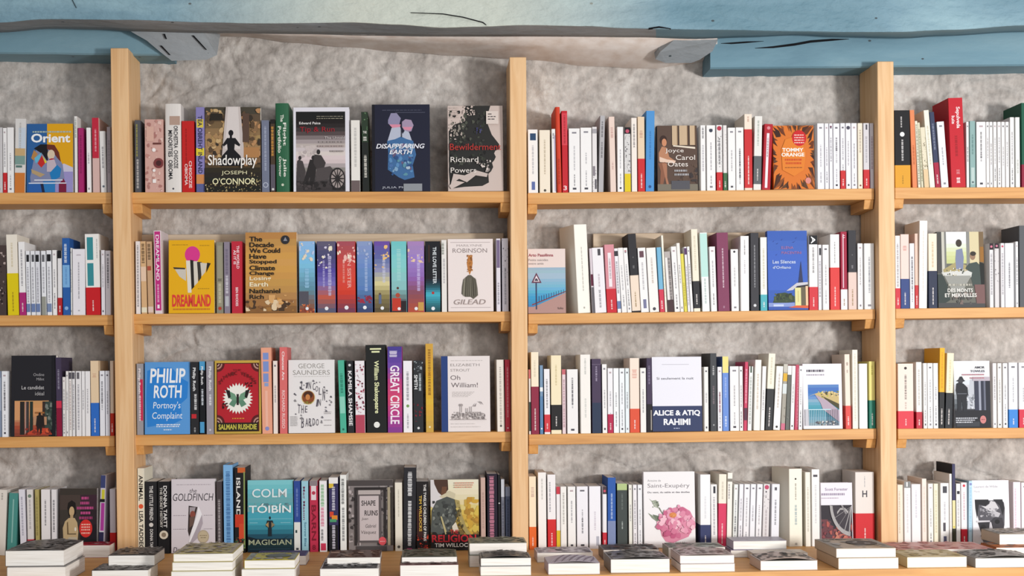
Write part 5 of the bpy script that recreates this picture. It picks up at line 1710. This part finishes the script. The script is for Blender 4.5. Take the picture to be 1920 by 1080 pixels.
T41 = """
-8 9 919 4|E6DED4|D,8A857C,.85,.95|*cream paperback at the edge>cream paperback leaning right at the photo's edge, bottom row
12 29 925 5|4C9088|P,8ABAB2,.2,.9,.45,.6|*teal leaning paperback>teal paperback leaning right, bottom row
38.5 49.8 918 -4|E4E2EA|D,9B98A8,.3,.9|
52 63.5 918 -2.5|E3DEDA|D,A9A4A4,.4,.85;E,7A8A7A,.9,.6;B,C22A3C,0,.24|
67 74.2 918 -2|B5A768|D,8A7E48,.3,.9|*thin olive yellow paperback>thin olive yellow paperback standing in the bottom row
77.5 94 918|EDE9E8|D,5A575E,.45,.85,.5,.2|
96.8 106.2 918|E9E5E6|D,4A474E,.35,.85|
112 182 917 F|3B332E|venus|*dark painted-woman cover>dark cover facing out, seated woman and a round red sticker
184 193.5 891.6 5|C9C2CC|P,3A4270,.84,1;P,C9C23A,.7,.82,.3,.9;P,17161A,.66,.7;P,A83A94,.3,.65,.25,.95;P,2A2848,.02,.28|*colour-blocked leaning book>tall book with navy, yellow and magenta blocks on its spine
206.3 217.5 917|C9C3C9|B,C2201F,0,.33|pale grey paperback with red band
"""
T42 = """
256.5 271.5 878.3 -2|E6E0CC|T,26221F,.62,.92,ANIMAL,.5,.62;E,DF5A35,.555,.7;T,26221F,.05,.5,LISA TADDEO,.5,.62|*cream book with orange dot>cream book with black capitals and an orange dot, by the first post
272.8 295 903|232225|T,DCD9D6,.46,.94,THE LITTLE FRIEND,.52,.3;E,D9D4CE,.4,.36;T,DCD9D6,.03,.34,DONNA TARTT,.52,.26|*black small-lettered spine>black spine with small white capitals and a pale emblem
296.3 318.5 903|19181A|T,E9E6E2,.36,.94,DONNA TARTT,.64,.3;T,C9C4BC,.36,.92,THE SECRET HISTORY,.3,.22;E,D9CDB8,.26,.74;E,8A7A66,.26,.4|*black spine with pale disc>black spine with bold white capitals and a pale round picture
320.8 403.8 899.7 F|D9D0D4|goldfinch|*torn-paper cover>pale cover facing out with torn paper showing a small bird
406.2 417 903|4A4244|D,B5AEAE,.1,.75,.5,.45|
420 437.8 872 -2 h|7FB4E2|D,2F5E96,.06,.93,.5,.5|*tall sky blue script book>tall sky blue book with flowing blue lettering
440 460.8 877 -1|1C1B1D|P,C9622E,.94,1,.3,1;P,8A9A5A,.05,.95,.84,.97;T,E9E6E0,.42,.88,ISLAND,.36,.36;P,C93A24,.3,.45,.05,.85;P,D24A2A,.16,.34,.4,.85;S,35,9,.02,.18,3A5A3A,8A3A2A;E,D9C94A,.05,.3|*black and red tropical spine>tall black book with a red shape and green edge
464.5 550.3 901.8 F|5AAAB4|magician|*teal lake cover>teal cover facing out with big pale capitals and a boat figure
551.6 563.8 901.8|2E4A94|P,E3E3DC,.02,.42;D,7A8FC4,.5,.9;P,3A4A4A,.27,.31,.2,.5;P,3A3A42,.03,.06,.3,.7|*blue and white paperback>paperback, blue above and white below, beside the teal cover
565.8 578.8 901.8|9CCBD8|T,7A3A5A,.45,.92,Meg Mason,.35,.4;T,2F6A86,.08,.42,Sorrow Bliss,.55,.3|light blue paperback with plum letters
581 596.8 901.8|BE2F4C|P,8A7E82,.93,1;P,E3D3D6,.73,.93,.2,.8;E,B53A50,.83,.45;T,7A1428,.16,.66,BARN,.5,.55;H,7A1428,.03,8,.07,.4|*crimson paperback with pale peak>crimson paperback with dark capitals and a pale peak on top
599.5 613.5 901.8|EFEBEC|D,5AA85A,.64,.95,.42,.5;D,D24A7A,.36,.63,.4,.5;D,3A3A42,.16,.32,.35,.35;P,D23A5A,.02,.12,.15,.85|*white green-and-pink-lettered paperback>white paperback with green and pink spine lettering
617 635 895.7 -1|35305A|P,D9B93A,.86,.94,.02,.5;P,EDE9E6,.92,1;P,D2452E,.47,.54,.1,.5;P,E08A2A,.43,.49,.3,.9;P,4A9A6A,.4,.44,.1,.8;P,17161C,0,.36;D,DCD9E6,.56,.88,.5,.35;D,DCD9E6,.04,.36,.5,.35|*dark purple rainbow spine>dark purple book with a rainbow flash across the spine
638 650 890.6 -1|EFEFEA|D,26262A,.62,.95,.45,.5;D,55555A,.14,.58,.5,.45|tall white spine with black capitals
654 737.5 901.8 F|8F8784|ruins|*grey doorway cover>grey cover facing out with a carved doorway and round red seal
741 755 905|E9E2D2|D,B9B2A2,.5,.9,.5,.2;E,55504A,.06,.4|
756 779.5 877 1|26262B|D,EDEDED,.66,.95,.5,.38;D,EDEDED,.06,.6,.5,.32;P,A83A6A,.01,.03,.3,.7|*tall black white-titled book>tall black book with a white title, tallest left of the knight cover
781 804 903|1B1718|P,3A1A16,.2,.6,.05,.5;S,36,16,0,.24,C9301A,E0482A,8A1E14;T,D9B24A,.28,.8,TIM WILLOCKS,.34,.22;T,E9E6E2,.14,.96,THE TWELVE CHILDREN OF PARIS,.7,.22|*black and fire-red spine>black spine with yellow and white capitals and a fiery red foot
808 898.5 900.7 F|8A7A52|religion|*knight in armour cover>cover facing out, an armoured knight seen from behind in golden haze
902 911 895.7|C9A99C|D,A98A7E,.3,.8|*thin tan paperback>thin dusty tan paperback just right of the knight cover
914 933.5 888.5|241C2C|D,D98AA2,.05,.97,.45,.5;P,8A4A5A,0,.06|*dark purple pink-lettered spine>dark purple spine with pink capitals near the second post
934.2 939.3 890|18181C|E,E9E9E9,.62,.5|
940.3 947 898.7|7A7C88|P,C9CBD2,.75,1;D,4A4C5A,.2,.7|
948.3 957.5 913|55617C|D,2F3A52,.2,.8;P,8A93A8,.85,1|thin slate blue paperback
"""
T43 = """
992.5 1006 893.6|F5E5C8|D,C9A99C,.72,.86,.5,.5;B,E36A2A,0,.31|*cream orange-footed paperback>cream paperback with an orange band beside the second post, bottom row
1009.5 1025 886|F6F2EE|D,B9B5B0,.65,.92,.5,.2|tall white paperback
1027.5 1042.8 890 -1.5|F5F1F1|D,8A878E,.5,.9,.3,.2;B,D42A2E,0,.4|*white red-banded paperback>tall white paperback with a broad red band
1043.7 1051 912.6|F1EDED|P,CB3A4A,.88,1;P,E3BE2A,0,.3|very thin white paperback with yellow foot
1051.7 1063 912.6|F5F2EC|D,A9A49C,.4,.9|
1065.2 1080 912.6|F5F3F0|w|
1082 1103.2 912.3|F3F1F5|w;D,5A575E,.25,.5|
1105.4 1127 912|F5F3F7|D,C9BDC9,.3,.6;P,B9B9C4,.05,.2,.6,.85|
1130.4 1138 912.6 -.5|F0EEF0|P,4A3A40,.88,1;E,D2506A,.93,.6;B,C92A3A,0,.26|
1139.6 1155 895.7 -.5|2E5CAA|P,7F8DB4,.01,.39;D,B9C9E6,.42,.78|*tall blue paperback>tall blue paperback with a grey-blue foot, bottom row
1157.5 1177 907 -1|434A48|P,B5C78A,.9,1;D,6A726E,.6,.85;D,B5BDB9,.3,.42,.5,.14|*dark slate paperback>thick dark slate paperback with a pale green top
1179.4 1186 909|EDEBE0|w|
1187.4 1195 909|F1EDEF|w|
1196.4 1205 909|F1F1F3|w|
1208 1304.5 886 F|F3EFEF|peony|*pink peony cover>white cover facing out with a large pink peony
1313.2 1332.4 890 -.5|F5F5F6|D,D9D9DC,.4,.7;B,343C66,0,.31|*white navy-banded paperback>tall white paperback with a navy band beside the peony cover
1333.6 1345.5 908.5|W|P,3A3A42,.86,.97,.4,.75;D,9B98A0,.2,.8|
1346.5 1361 889.5 1.5|F5ECDA|D,C9C0AE,.66,.9;B,D83A60,0,.6|*cream raspberry-banded paperback>tall cream paperback mostly in a raspberry pink band
1362.3 1371.8 886.5 2|F6F0E6|P,8A857C,.88,.92;D,7A7780,.65,.85,.35,.3|tall thin cream paperback
1373.4 1381.3 908.5 3|F0F3EF|w;D,4B4950,.25,.5|
1383.6 1391.4 908 3|F3F1F5|w|
1392.7 1403.6 908 3|F3F1F3|w|
1404.9 1414.8 908 3|F1F1F5|w|
1416.2 1427 908 3.5|F3F1F3|w|
1429 1441 908 3|E3DEDE|E,C24A6A,.95,.7;S,38,7,.6,.9,4A474E,9A969A;D,B5A9AC,.1,.6|thin white paperback with pink emblem
1445.4 1460.3 908 2|EFEFF5|P,5A575E,.9,.95,.35,.65;D,6A676C,.35,.75|
1480.5 1506.5 879.4 y9|F7F1E0|E,3A3632,.87,.14;D,8A857C,.6,.82,.5,.12;D,8AA5AC,.28,.54,.5,.2;D,A9A49C,.02,.05,.5,.2|*thickest ivory book>very thick tall ivory book with one black dot
1510.8 1520.6 885.5|F5F0E3|D,C9C4B4,.2,.8|tall thin ivory paperback
1522.8 1537.6 880|F6F3EF|P,55525A,.9,.93,.2,.75;D,C9C9CE,.3,.8|tall white paperback
1540.5 1600 906.5 F|EEE9F0|arch|*iron wheel cover>cover facing out, dark picture of a grey iron wheel under a white panel
1604.5 1640 885.5|E9E1DA|H,45424A,.66,H,.09,.26;D,9B98A0,.8,.95,.5,.05;B,CF222A,0,.44|*thick red-banded book>thick off-white book with dark H and broad red band beside the third post
"""
T44 = """
1683.5 1694 909|F6E7D6|D,C9B9A0,.2,.9,.35,.3|*cream paperback after the post>thin cream paperback touching the third post, bottom row
1696 1708.4 903|F6F3F3|P,8A8C8C,.9,1;P,F1F1F1,.92,.99,.35,.55;D,D3D0D3,.2,.8|white paperback with grey top
1710 1727 908|F5F2F3|D,C9C6D3,.45,.9|
1729.4 1738.3 897.7|F6E7DC|D,E3CFC4,.2,.9|
1741 1750.6 907|F6F5EE|w|
1751.8 1760 907|F5EFD6|D,D3CBA8,.2,.9|
1764 1780 906|F5F3F1|P,4A4A52,.84,.95,.28,.78;D,B5B2BC,.4,.7;P,55525A,.22,.36,.3,.6;P,5A5C7A,.03,.14,.35,.7|*white paperback with dark square>white paperback with a dark square emblem, beside the tall black-topped book
1781 1785.8 888.5|F6F2EC|D,E3DCD3,.2,.9|
1786.3 1792.3 870|18191D|P,3E3D5E,.55,1;P,E9DFA8,.2,.55;P,3A3A2A,0,.2;E,D9C93A,.22,.6|*tall navy-topped thin book>tall very thin book with navy top, black side and pale yellow foot
1793.5 1801.6 907|F5F3F0|P,2E2E34,.83,.88,.2,.85;D,B5B2B4,.3,.75|
1802.8 1814 905|F3EFF1|E,D23A4A,.95,.45;D,D3A9B2,.4,.85;B,C9283A,0,.25|*white book with small red band>thin white paperback with a short red band at its foot
1816 1823 902 1|BFDFEF|E,8A93C4,.95,.7;D,9CC4DC,.2,.9|*very pale blue paperback>thin very pale blue paperback beside the portrait cover
1824.5 1894 902 F|F1EFF3|portrait|*black and white portrait cover>white cover facing out with a black and white face in glasses
1900.5 1914.5 904|F3E6EE|D,DCB9CB,.2,.9,.3,.2|*pinkish white paperback>pinkish white paperback at the photo's edge
1915.8 1930 905|F5F0F3|w|
"""

# ---------------------------------------------------------------- set the books out
ORD = ['', 'first', 'second', 'third', 'fourth', 'fifth', 'sixth', 'seventh', 'eighth', 'ninth', 'tenth', 'eleventh', 'twelfth']
ROWS = {1: 'top shelf', 2: 'second shelf', 3: 'third shelf', 4: 'counter row'}
BAYN = {1: 'before the first post', 2: 'between the first two posts', 3: 'between the last two posts', 4: 'after the third post'}
SP = 0.033                     # the plane of the spines
seed = 100
for row in (1, 2, 3, 4):
    for bay in (1, 2, 3, 4):
        recs = []
        for ln in globals()['T%d%d' % (row, bay)].strip().split('\n'):
            geo, color, marks, desc = ln.split('|')
            q = geo.split()
            xl, xr, yt = float(q[0]), float(q[1]), float(q[2])
            lean, flag = 0.0, ''
            yaw = 0.0
            for k in q[3:]:
                if k[0] == 'y':
                    yaw = float(k[1:])
                elif k.isalpha():
                    flag = k
                else:
                    lean = float(k)
            if row < 4:
                x0, y0, x1, y1 = SHELF[(row, bay)]
                yb = y0 + (y1 - y0) * ((xl + xr) / 2 - x0) / (x1 - x0)
                a, c = ENDS[(row, bay)]
            else:
                yb = 1033
                a = c = None
            A, B_ = onY(xl, yb, SP), onY(xr, yb, SP)
            zb = CZ if row == 4 else a.z + (c.z - a.z) * ((A.x + B_.x) / 2 - a.x) / (c.x - a.x) + abs(c.z - a.z) / (c.x - a.x) * (B_.x - A.x) / 2
            Tp = onY(xl + lean, yt, SP)
            recs.append(dict(X0=A.x + 0.0002, X1=B_.x - 0.0002, z=zb + 0.0001, h=Tp.z - zb, t=(Tp.x - A.x) / (Tp.z - zb) if lean else 0.0, flag=flag, color=color, marks=marks, desc=desc, px=xr - xl, yt=yt, yaw=yaw))
        # keep neighbours from biting into each other, and into the posts
        lo = -9 if bay == 1 else max(PX[bay - 2][1].x, PX[bay - 2][3].x)
        hi = 9 if bay == 4 else min(PX[bay - 1][0].x, PX[bay - 1][2].x)
        prev = lo + 0.0003
        for r in recs:
            if r['X0'] < prev:
                r['X0'] = prev
            r['X1'] = max(r['X1'], r['X0'] + 0.0035)
            prev = r['X1'] + 0.0004
        if recs[-1]['X1'] > hi - 0.0003:
            sft = recs[-1]['X1'] - hi + 0.0003
            recs[-1]['X1'] -= sft
            recs[-1]['X0'] = min(recs[-1]['X0'], recs[-1]['X1'] - 0.004)
        R, tn, hp = lo, 0.0, 9
        for r in recs:
            hm = min(r['h'], hp)
            r['t'] = max(r['t'], tn - (r['X0'] - R - 0.0003) / hm)
            if r['flag'] == 'F':
                r['t'] = 0.0
            R, tn, hp = r['X1'] + max(0, 0), min(r['t'], 0) if r['t'] < 0 else r['t'], r['h']
        L, tn, hp = hi, 0.0, 9
        for r in reversed(recs):
            hm = min(r['h'], hp)
            r['t'] = min(r['t'], tn + (L - 0.0003 - r['X1']) / hm)
            if r['flag'] == 'F':
                r['t'] = 0.0
            L, tn, hp = r['X0'], r['t'], r['h']
        meds = sorted(r['h'] for r in recs)[len(recs) // 2]
        marks_at = [i for i, r in enumerate(recs) if r['desc'].startswith('*')]
        for i, r in enumerate(recs):
            seed += 1
            w, h = r['X1'] - r['X0'], r['h']
            a = math.atan(r['t'])
            name = 'hardcover_book' if 'h' in r['flag'] else 'paperback_book'
            if r['flag'] == 'F':
                hard = r['marks'] in ('tiprun', 'vanish', 'butterfly', 'william')
                o = face_book((r['X0'], SP - 0.001, r['z']), w, h, 0.024, r['color'], ART[r['marks']], 'hardcover_book' if hard else 'paperback_book', tilt=2.5)
            else:
                d = min(0.112 if row == 2 and bay in (2, 3) else 0.121, max(0.095, h * 0.62)) - 0.0005
                wd = w * math.cos(a) - abs(math.sin(a)) * 0.0002
                P = (r['X0'], SP, r['z']) if a <= 0 else (r['X1'] - wd * math.cos(a), SP, r['z'] + wd * math.sin(a))
                o = spine_book(P, wd, h / max(0.9, math.cos(a)), d, r['color'], r['marks'].split(';'), seed, name, a, 0.0035 if 'o' in r['flag'] else 0.0, r['yaw'])
            d_ = r['desc']
            if d_.startswith('*'):
                lab = d_[1:].split('>')[1]
            else:
                if not d_:
                    th = 'very thin ' if r['px'] < 7.6 else 'thin ' if r['px'] < 11.5 else 'thick ' if r['px'] > 17 else ''
                    tl = 'tall ' if h > meds * 1.1 else ''
                    ps = [m.split(',') for m in r['marks'].split(';')]
                    bd = [cname(m[1]) for m in ps if m[0] == 'B' and cname(m[1])]
                    c = cname(r['color'])
                    if not c:
                        v = [int(r['color'][k:k + 2], 16) for k in (0, 2, 4)]
                        c = 'white' if min(v) > 222 else 'cream' if v[0] > 220 and v[2] < 225 else 'pale grey' if min(v) > 190 else 'grey' if min(v) > 110 else 'dark'
                    d_ = tl + th + c + ' paperback' + (' with %s band' % bd[0] if bd else '')
                j = min(marks_at, key=lambda k: abs(k - i))
                lm, n_ = recs[j]['desc'][1:].split('>')[0], abs(i - j)
                side = 'right' if i > j else 'left'
                lab = d_ + (', just %s of the %s' % (side, lm) if n_ == 1 else ', %s to the %s of the %s' % (ORD[n_], side, lm))
                if len(lab.replace('-', ' ').split()) > 16:
                    lab = lab.replace(' to the ' + side, ' ' + side).replace('paperback cut by the edge', 'paperback at the edge')
            tag(o, lab, 'book', 'books on the %s %s' % (ROWS[row], BAYN[bay]))


# ---------------------------------------------------------------- the piles lying on the counter
def flat_book(P, w, d, t, color, art_, bow=0.0, edge='F4EFE9', name='paperback_book'):
    """a book lying flat, its lower page edges to the room; P is the lower left front corner"""
    root = empty(name, P)
    tk = 0.0008
    n = 10
    mb = MB()
    mt = ink(hx(color), 0.35)
    mb.box(0, 0, 0, w, d, tk, mt)
    mb.box(0, 0, 0, tk, d, t, mt)
    for i in range(n):
        x0, x1 = w * i / n, w * (i + 1) / n
        z0, z1 = t + bow * math.sin(math.pi * i / n), t + bow * math.sin(math.pi * (i + 1) / n)
        mb.hexa([(x0, 0, z0 - tk), (x1, 0, z1 - tk), (x1, d, z1 - tk), (x0, d, z0 - tk), (x0, 0, z0), (x1, 0, z1), (x1, d, z1), (x0, d, z0)], mt)
    if art_:
        pr = Print(mb, lambda u, v, e: (u, v, t + bow * math.sin(math.pi * min(1, max(0, u / w))) + e + 0.0002), w, d)
        FLATS[art_[0]](pr, *art_[1:])
    mb.build('cover', root, fix=False)
    pg = MB()
    pg.box(tk + 0.0002, 0.0005, tk + 0.0001, w - 0.0006, d - 0.0006, t - tk - 0.0002, PAGES)
    pg.build('page_block', root, fix=False)
    return root


def f_mottle(p, sd, cs, n=26):
    for i in range(5):
        p.R(.03, .02 + .19 * i, .97, .215 + .19 * i, cs[0 if i != 3 else -1])
    p.S(sd, n * 2, .03, .03, .97, .97, .03, .1, cs)


def f_lines(p, sd, c1, c2):
    for i in range(13):
        u = .04 + .07 * i
        p.pts([(u, .02), (u + .02, .02), (min(.98, u + .14), .5), (min(.98, u + .3), .95), (min(.98, u + .26), .95), (min(.97, u + .1), .5)], c1 if i % 2 else c2)


def f_oval(p, sd, base, c):
    p.R(.02, .02, .98, .98, base)
    p.S(sd, 14, .05, .05, .95, .95, .05, .12, [base, 'B5AFA9', '9A948F'])
    p.E(.62, .5, .26, .24, c)
    p.D(.1, .85, .9, .05, '6A6662', 3)


def f_text(p, sd, c):
    p.D(.2, .7, .85, .06, c, sd)
    p.D(.3, .5, .75, .05, c, sd + 1)
    p.R(.3, .12, .72, .4, c)


FLATS = {'mottle': f_mottle, 'lines': f_lines, 'oval': f_oval, 'text': f_text}

# each pile from the bottom up: left, right, foot and top of its front face in the photograph, cover, depth, bow, print, description
PILES = [
    [(13, 123, 1093, 1063, '8E8A88', .19, 0, None, 'thick white-edged paperback under the corner pile, left end of the counter'),
     (10, 120, 1061.5, 1032, '77706C', .19, .004, ('mottle', 1, ['6A6663', '8A8683', '55504E']), 'thick grey-covered paperback on top of the pile at the left end of the counter')],
    [(146, 206, 1046, 1022, 'B5283A', .085, .001, ('mottle', 2, ['B5283A', 'C9A9A6', '8A1E2E'], 12), 'red-covered paperback lying behind the leftmost pile before the first post')],
    [(172, 278, 1094, 1069, '6E6A66', .12, .004, ('mottle', 3, ['8A8580', '6A6561', 'A9A49E']), 'grey-covered paperback lowest in the small pile in front of the first post'),
     (203, 290, 1061, 1041, '6A625C', .13, .003, ('mottle', 4, ['5E5853', '77706A', '8A847E']), 'dark brown-grey paperback on top of the small pile before the first post')],
    [(321, 436, 1096, 1071, 'D9CFA4', .19, 0, None, 'white paperback at the bottom of the three-book pile below the torn-paper cover'),
     (323, 436, 1070, 1054, 'D3C9A0', .19, 0, None, 'white paperback in the middle of the three-book pile below the torn-paper cover'),
     (325, 437, 1053, 1038, 'C9B978', .19, .002, ('mottle', 5, ['B9AE98', 'A39AA0', 'B5A98E', 'C3B8A4']), 'yellowish pictured paperback on top of the three-book pile below the torn-paper cover')],
    [(453, 553, 1091, 1067, 'C9C3B9', .13, 0, None, 'white paperback at the bottom of the pile below the teal cover'),
     (458, 553, 1066, 1050, 'C9B62E', .13, .001, ('oval', 6, '9AA09A', '6A706E'), 'grey and yellow paperback on top of the pile below the teal cover')],
    [(478, 574, 1060, 1042, '5A4A7A', .10, 0, ('mottle', 7, ['5A4A7A', '6A5A8E', '4A3C68'], 10), 'purple-covered paperback lying behind the grey and yellow one')],
    [(600, 710, 1093, 1066, 'B9B3B0', .19, .003, ('mottle', 8, ['3A3A3E', '8A8A8E', 'C9C6C6']), 'black and white covered paperback under the brown one, below the doorway cover'),
     (613, 713, 1058, 1045, '5A3E36', .13, .001, ('mottle', 9, ['5A3A32', '6A4A40', '4A302A', 'A98A7A'], 12), 'brown-covered paperback on top of the pile below the doorway cover')],
    [(750, 860, 1091, 1059, '7A4A4A', .17, .004, ('mottle', 10, ['7A5250', '8A6A66', '5A3E3C']), 'reddish-brown thick paperback under a thin one, below the knight cover'),
     (753, 857, 1055, 1044, '5E5A48', .13, .003, ('mottle', 11, ['5A5A4A', '6A6252', '77604E'], 14), 'thin olive brown paperback on top of the pile below the knight cover')],
    [(880, 984, 1063, 1041, 'A39F90', .11, 0, None, 'cream-edged paperback at the bottom of the rear pile below the second post'),
     (880, 988, 1040, 1018, '8A8A78', .11, .002, ('mottle', 12, ['8A8A7A', '77776A', 'A3A38F'], 14), 'grey-green paperback on top of the rear pile below the second post')],
    [(901, 996, 1079, 1062, 'C9C9C6', .10, 0, None, 'white paperback under the dark-topped one in front of the second post'),
     (901, 996, 1061, 1046, '5A5654', .10, .006, ('mottle', 13, ['4A4846', '6A6663', '77736F'], 14), 'dark-topped bowed paperback on the front pile before the second post')],
    [(1007, 1112, 1054, 1036, 'C9BDC0', .10, .002, ('mottle', 14, ['B5A9AE', 'A3969C', 'C9BDC0'], 14), 'pale lilac paperback lying behind the spiral-patterned one')],
    [(1028, 1125, 1077, 1056, 'B9ABB5', .115, .006, ('lines', 15, '8A7A8A', 'D3C9D3'), 'paperback with a cover of lilac swirling lines, below the red-banded spines')],
    [(1131, 1236, 1049, 1030, '5A504C', .10, .001, ('mottle', 16, ['4A4442', '6A4A3E', '5A5450'], 14), 'dark brown-covered paperback lying behind the thick one, below the peony cover')],
    [(1145, 1256, 1074, 1048, '7A7472', .13, .006, ('mottle', 17, ['77716E', '8A8480', '5E5956'], 16), 'thick grey-brown bowed paperback lying below the blue and slate spines')],
    [(1253, 1360, 1048, 1026, '9A9E92', .09, .001, ('mottle', 18, ['9A9E96', '8A8E86', 'A9ADA0'], 10), 'sage grey paperback lying just below the peony picture')],
    [(1276, 1378, 1072, 1057.5, 'E3DAD6', .13, 0, None, 'white paperback at the bottom of the front pile below the peony cover'),
     (1275, 1377, 1056.5, 1041, 'C9B5B0', .13, .004, ('mottle', 19, ['C9B5B0', 'A98E8A', '8A7A76', 'DCD3D0'], 16), 'pinkish pictured paperback on top of the front pile below the peony cover')],
    [(1370, 1470, 1045, 1031, '8A7E92', .085, 0, None, 'mauve-spined paperback at the bottom of the rear pile below the leaning white books'),
     (1375, 1475, 1030, 1014, 'B5AEB9', .085, .001, ('text', 20, 'D9D6DC'), 'pale lilac paperback on top of the rear pile below the leaning white books')],
    [(1412, 1515, 1051, 1037, 'D3C3B5', .07, .001, ('text', 21, 'E3DDD6'), 'pale cream paperback between the rear pile and the dark bowed one')],
    [(1426, 1533, 1069, 1051, 'C6AFA2', .115, .007, ('mottle', 22, ['55524F', '6A6663', '77726E'], 14), 'dark-covered bowed paperback at the counter edge below the thick ivory book')],
    [(1572, 1685, 1067, 1046, 'C3A888', .19, 0, None, 'thick white-edged paperback at the bottom of the pile before the third post'),
     (1568, 1680, 1045.5, 1028, 'BDA78C', .19, .001, ('oval', 23, 'A39C94', '55504C'), 'grey paperback with a dark oval on top of the pile before the third post')],
    [(1701, 1813, 1064, 1044, 'D3BC8A', .13, .001, ('mottle', 24, ['D3BE92', 'C9B078', 'DCCBA4'], 10), 'tan-covered paperback lying at the counter edge after the third post')],
    [(1690, 1800, 1047, 1035, 'E0D3C0', .10, 0, None, 'thin cream paperback beneath the pink one after the third post'),
     (1684, 1862, 1035, 1029.5, 'DC9A90', .14, .001, ('mottle', 25, ['DEA69C', 'E3B9B0', 'D98E86'], 12), 'wide thin pink-covered book lying after the third post')],
    [(1829, 1945, 1064, 1046, 'A9A29A', .12, .007, ('mottle', 26, ['8A847E', '5A5652', 'B5AFA8'], 14), 'grey-covered bowed paperback at the counter edge by the photo\'s edge')],
    [(1868, 1960, 1045, 1026, 'C2703C', .10, .002, ('mottle', 27, ['C2703C', 'B56034', '8A8680'], 10), 'orange-covered paperback under the grey one at the photo\'s edge'),
     (1874, 1960, 1021, 1001, 'BFB09C', .12, .001, ('mottle', 28, ['B5B0A9', 'A39E98', 'C6C2BC'], 14), 'thick grey-topped paperback on the pile at the photo\'s edge below the portrait')],
]
for pile in PILES:
    z = CZ + 0.0001
    for xl, xr, yb, yt, color, dep, bow, pr, lab in pile:
        p0, p1 = onZ(xl, yb, z), onZ(xr, yb, z)
        Y = (p0.y + p1.y) / 2
        q0, q1 = onY(xl, yb, Y), onY(xr, yb, Y)
        t = onY((xl + xr) / 2, yt, Y).z - z
        dep = min(dep, SP - 0.004 - Y)
        bow = bow if lab is pile[-1][-1] else 0.0
        o = flat_book((q0.x, Y, z), q1.x - q0.x, dep, t, color, pr, bow)
        tag(o, lab, 'book', 'paperbacks lying in piles on the counter')
        z += t + 0.0003
